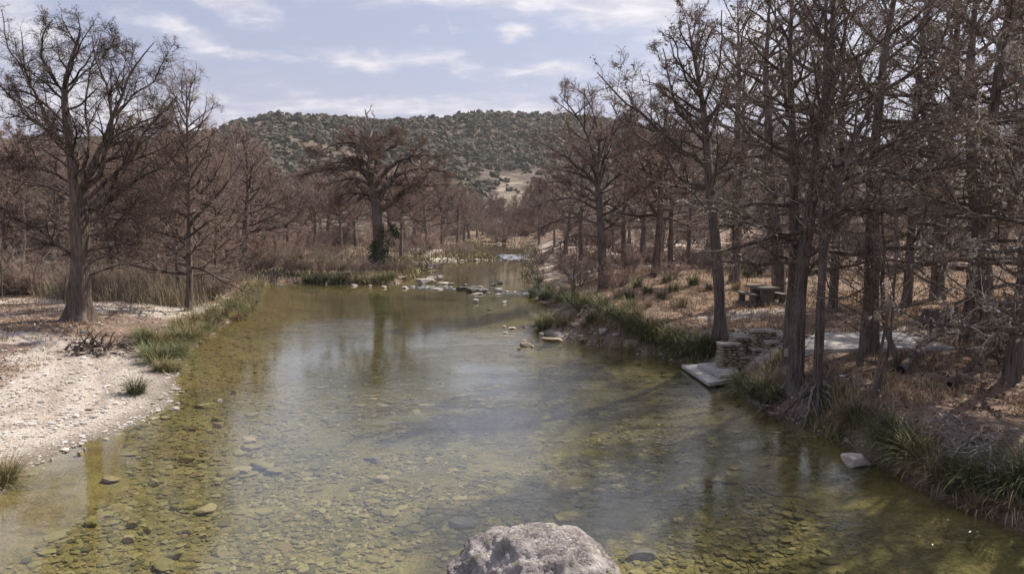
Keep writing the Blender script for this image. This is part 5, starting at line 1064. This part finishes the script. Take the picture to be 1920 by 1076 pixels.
# ------------------------------------------------------------------ driftwood, logs, brush
def brush(name, loc, rad, n, L, r, mat, label, cat, seed, hgt=.35, core=None, parts='stick'):
    rng = np.random.default_rng(seed); g = Geo(); a = rng.uniform(0, 6.28, n); q = np.sqrt(rng.random(n)) * .8
    A = [wander((q[i] * rad[0] * math.cos(a[i]) * .8, q[i] * rad[1] * math.sin(a[i]) * .8, rng.uniform(0, hgt)), norm(np.r_[math.cos(a[i]) + rng.normal() * .8, math.sin(a[i]) + rng.normal() * .8, rng.normal() * .35 + .1]), L * rng.uniform(.5, 1.3), 8, rng, .28, -.04) for i in range(n)]
    A = np.stack(A); A[..., 2] = np.maximum(A[..., 2], -.02); RR = r * rng.uniform(.4, 1.5, (n, 1)) * np.linspace(1, .3, 8)[None]; tubes(g, A, RR, 6)
    C, Rc = spawn(A, RR, 5, .2, 1, .8, .45, 5, .55, rng, .6, -.02, .25, .005); tubes(g, C, Rc, 4)
    C, Rc = spawn(C, Rc, 3, .2, 1, .8, .5, 4, .6, rng, .7, -.02, .25, .004); tubes(g, C, Rc, 3)
    o = obj(name, g.mesh(name, MAT[mat]), loc=loc); return tag(o, label, cat)
brush('driftwood', G(178, 658), (1.7, .8), 44, 1.15, .045, 'limb', 'dark tangled root mass lying on the gravel below the large left cypress', 'driftwood', 71, .3)
rock(G(160, 625) + np.array([0, 0, .05]), (.5, .4, .3), 0, 911, 'rock', 'pale stone against the foot of the large left cypress', cuts=8)
def branch(name, px, r0, mat, label, z=None, cat='branch', seed=1, sub=4, lift=.06):
    rng = np.random.default_rng(seed); pts = []
    for i, p in enumerate(px): q = G(*p[:2]); q[2] += lift + (p[2] if len(p) > 2 else 0); pts.append(q)
    if z is not None:
        pts = [P(p[0], p[1], z) for p in px]
    c0 = pts[0].copy(); l = curve(np.array(pts) - c0, 16); l[1:-1] += rng.normal(size=(14, 3)) * r0 * .5; r = np.linspace(r0, r0 * .35, 16); g = Geo(); tubes(g, l[None], r[None], 9)
    if sub:
        C, Rc = spawn(l[None], r[None], sub, .3, .95, .7, .3, 8, .5, rng, .7, .05, .2, .006, .3); tubes(g, C, Rc, 5); C, Rc = spawn(C, Rc, 4, .3, .95, .7, .4, 5, .5, rng, .7, .02, .2, .004, .15); tubes(g, C, Rc, 4)
    return tag(obj(name, g.mesh(name, MAT[mat]), loc=c0), label, cat)
branch('fallen_branch', [(185, 590), (225, 585), (260, 588), (282, 594)], .035, 'dead', 'bleached white branch lying right of the large left cypress', seed=3)
branch('fallen_branch', [(290, 560, .5), (300, 552, .3), (318, 545, .7)], .03, 'limb', 'small dark branch standing on the pale gravel patch', seed=4)
branch('fallen_log', [(1688, 702, .05), (1730, 672, .35), (1775, 655, .8), (1800, 640, 1.3)], .13, 'bark_dark', 'leaning mossy dark log rising to the right of the slab', None, 'log', 5, 5)
branch('fallen_log', [(1710, 618), (1745, 615), (1790, 620)], .11, 'limb', 'dark log lying behind the right corner of the slab', None, 'log', 6, 2)
branch('fallen_log', [(1780, 735, .1), (1830, 700, .3), (1880, 675, .5), (1935, 655, .8)], .10, 'limb', 'dark brushy log propped near the right edge of the wood', None, 'log', 8, 7)
branch('fallen_branch', [(1395, 578), (1420, 575), (1455, 572), (1482, 580)], .06, 'limb', 'crooked branch on the ground in front of the picnic table', None, 'branch', 7)
branch('fallen_branch', [(1365, 530), (1395, 508), (1430, 505)], .07, 'limb', 'dark limb lying behind the picnic table', None, 'branch', 12)
branch('sunken_branch', [(1322, 898), (1390, 910), (1450, 925), (1510, 934)], .04, 'bark_dark', 'long thin dark branch lying sunken on the right side of the pool', -.12, 'branch', 9, 2)
branch('sunken_branch', [(1340, 1036), (1400, 1050), (1440, 1055)], .04, 'bark_dark', 'short dark branch sunken in the near right shallows', -.15, 'branch', 10, 2)
branch('driftwood', [(1525, 718, .1), (1545, 728, .05), (1575, 742)], .05, 'dead', 'pale stick on the bank right of the washed-out roots', None, 'driftwood', 11, 1)
p = G(1092, 590); brush('brush_pile', p, (.9, .5), 20, .9, .02, 'dead', 'bleached tangle of sticks on the grassy point', 'brush', 73, .35)
p = P(835, 503, .3); brush('driftwood', P(792, 503, .2), (2.2, .9), 22, 2.0, .14, 'bark_pale', 'pale uprooted stump and roots at the tail of the island', 'driftwood', 74, .8)
p = G(1015, 553); brush('driftwood', p, (.9, .5), 14, 1.0, .05, 'dead', 'grey driftwood caught in the dark grass at the right end of the riffle', 'driftwood', 75, .4)
p = G(1880, 855); brush('brush_pile', p, (.9, .7), 34, 1.0, .018, 'dead', 'pale matted sticks and exposed roots on the near right bank', 'brush', 76, .3)
p = G(1800, 880); brush('exposed_roots', p, (.7, .35), 14, .7, .032, 'bark_pale', 'knotted exposed roots at the lip of the near right bank', 'roots', 77, .2)
p = G(1700, 800); brush('brush_pile', G(1850, 815), (1.2, .6), 30, .9, .010, 'dead', 'fine dry twigs scattered behind the pale matted sticks', 'brush', 78, .15)
p = G(1470, 790); brush('exposed_roots', G(1455, 770), (.8, .3), 14, .8, .035, 'bark', 'dark roots under the overhanging bank below the thickest waterside cypress', 'roots', 79, .25)
def stump():
    rng = np.random.default_rng(90); g = Geo(); l = np.array([[0, 0, -.2], [0, 0, .3], [.03, 0, .62]]); trunk_geo(g, curve(l, 8), np.linspace(.34, .27, 8), rng, .5, 1.0)
    a = np.arange(22) * 2 * math.pi / 22; o = obj('tree_stump', g.mesh('tree_stump', MAT['bark_dark'])); p = G(1744, 612); o.location = tuple(p)
    t = mesh('cut_top', np.c_[np.cos(a) * .25 + .03, np.sin(a) * .25, np.full(22, .58)].tolist() + [[.03, 0, .60]], None, [[i, (i + 1) % 22, 22] for i in range(22)], MAT['limb']); obj('cut_top', t, o)
    tag(o, 'short dark tree stump behind the right part of the slab', 'stump')
stump()

# ------------------------------------------------------------------ white water
def foam(px, label, n, z=.012, seed=1):
    rng = np.random.default_rng(seed); c = np.array([P(a, b, z)[:2] for a, b in px]); lo_, hi_ = c.min(0), c.max(0); pts = rng.uniform(lo_, hi_, (n * 4, 2)); ins = np.zeros(len(pts), bool)
    for (ax, ay), (bx, by) in zip(c, np.roll(c, -1, 0)): ins ^= ((ay > pts[:, 1]) != (by > pts[:, 1])) & (pts[:, 0] < (bx - ax) * (pts[:, 1] - ay) / (by - ay + 1e-12) + ax)
    pts = pts[ins][:n]; V, T = rock_VT(rng, 1, 0, .3, False); g = Geo(); s = rng.uniform(.06, .3, (len(pts), 1)) * (c[0, 1] / 60) * np.array([[1.4, .7, .22]])
    scatter(g, V, T, np.c_[pts, np.full(len(pts), z)], s, rng.normal(size=len(pts)) * .3); return tag(obj('white_water', g.mesh('white_water', MAT['white_water'], True)), label, kind='stuff')
foam([(934, 478), (988, 478), (990, 487), (945, 487)], 'white riffle water below the upper pool', 420)
foam([(765, 537), (855, 540), (850, 543), (780, 541)], 'thin white water between the riffle stones', 45, seed=2)
foam([(930, 548), (1000, 548), (1000, 553), (935, 553)], 'shallow foam at the right end of the riffle', 35, seed=3)

# ------------------------------------------------------------------ hillside scrub and bluff
def hill_scrub():
    rng = np.random.default_rng(55); n = 34000
    az = rng.uniform(-.62, .45, n); r = 345 + 500 * rng.random(n) ** .9; Z = hill_h(az, r); x, y = np.sin(az) * r, np.cos(az) * r
    dn = fbm(x * .014, y * .014, 4) + .35 * fbm(x * .05, y * .05, 2); px, py = to_px(x, y, Z)
    green = np.exp(-(((px - 860) / 110) ** 2 + ((py - (330 + (px - 860) * .35)) / 38) ** 2) ** 2); green = np.maximum(green, np.exp(-((px - 540) / 60) ** 2 - ((py - 320) / 35) ** 2))
    bluff = np.exp(-(((px - 958) / 34) ** 2 + ((py - 372) / 36) ** 2) ** 2); crest = np.exp(-((r - 770) / 60) ** 2)
    k = rng.random(n) < np.clip(.40 + dn * 5.0 + green * .9 + crest * .6 - bluff * 1.6, .03, 1); x, y, Z, green, crest = x[k], y[k], Z[k], green[k], crest[k]
    g = Geo(); V0, T0 = ICO[2]; m = len(x); size = .7 + 2.3 * rng.random(m) ** 2.2 * (1 + .35 * green + .2 * crest)
    for v in range(10):
        V = V0 * (1 + .38 * rng.normal(size=(len(V0), 1)) * 1.0); i = np.arange(m) % 10 == v
        scatter(g, V, T0, np.stack([x[i], y[i], Z[i] + size[i] * .55], 1), size[i][:, None] * np.array([[1.1, 1.1, .9]]), rng.uniform(0, 6.28, i.sum()))
    tag(obj('hillside_scrub', g.mesh('hillside_scrub', MAT['juniper'], False)), 'dark green juniper scrub dotted over the hill', kind='stuff')
hill_scrub()

# ------------------------------------------------------------------ thin winter haze
def haze():
    bm = bmesh.new(); bmesh.ops.create_cube(bm, size=1); me = bpy.data.meshes.new('haze'); bm.to_mesh(me); bm.free()
    o = obj('haze', me); o.scale = (4200, 1900, 320); o.location = (0, 780, 155)
    m = bpy.data.materials.new('haze'); m.use_nodes = True; m.node_tree.nodes.clear(); t = NT(m.node_tree)
    v = t.new('ShaderNodeVolumePrincipled'); v.inputs['Color'].default_value = (.90, .86, .87, 1); v.inputs['Density'].default_value = .00013; v.inputs['Anisotropy'].default_value = .3
    t.l.new(v.outputs[0], t.new('ShaderNodeOutputMaterial').inputs['Volume']); me.materials.append(m)
    tag(o, 'thin pale haze in the valley air', kind='stuff')
haze()

# ------------------------------------------------------------------ tell look-alikes apart by their order from the left
def order_labels():
    W_ = ['first', 'second', 'third', 'fourth', 'fifth', 'sixth', 'seventh', 'eighth', 'ninth']; by = {}
    for o in bpy.data.objects:
        if o.parent is None and o.get('label') and o.get('category'): by.setdefault(o['label'], []).append(o)
    for lab, os_ in by.items():
        if 2 <= len(os_) <= 9:
            os_.sort(key=lambda o: o.location.x / max(o.location.y, 1))
            for i, o in enumerate(os_):
                w = ('left one' if i == 0 else 'right one') if len(os_) == 2 else (W_[i] + ' from the left')
                words = lab.split(); o['label'] = ' '.join(words[:12]) + ', ' + w
order_labels()
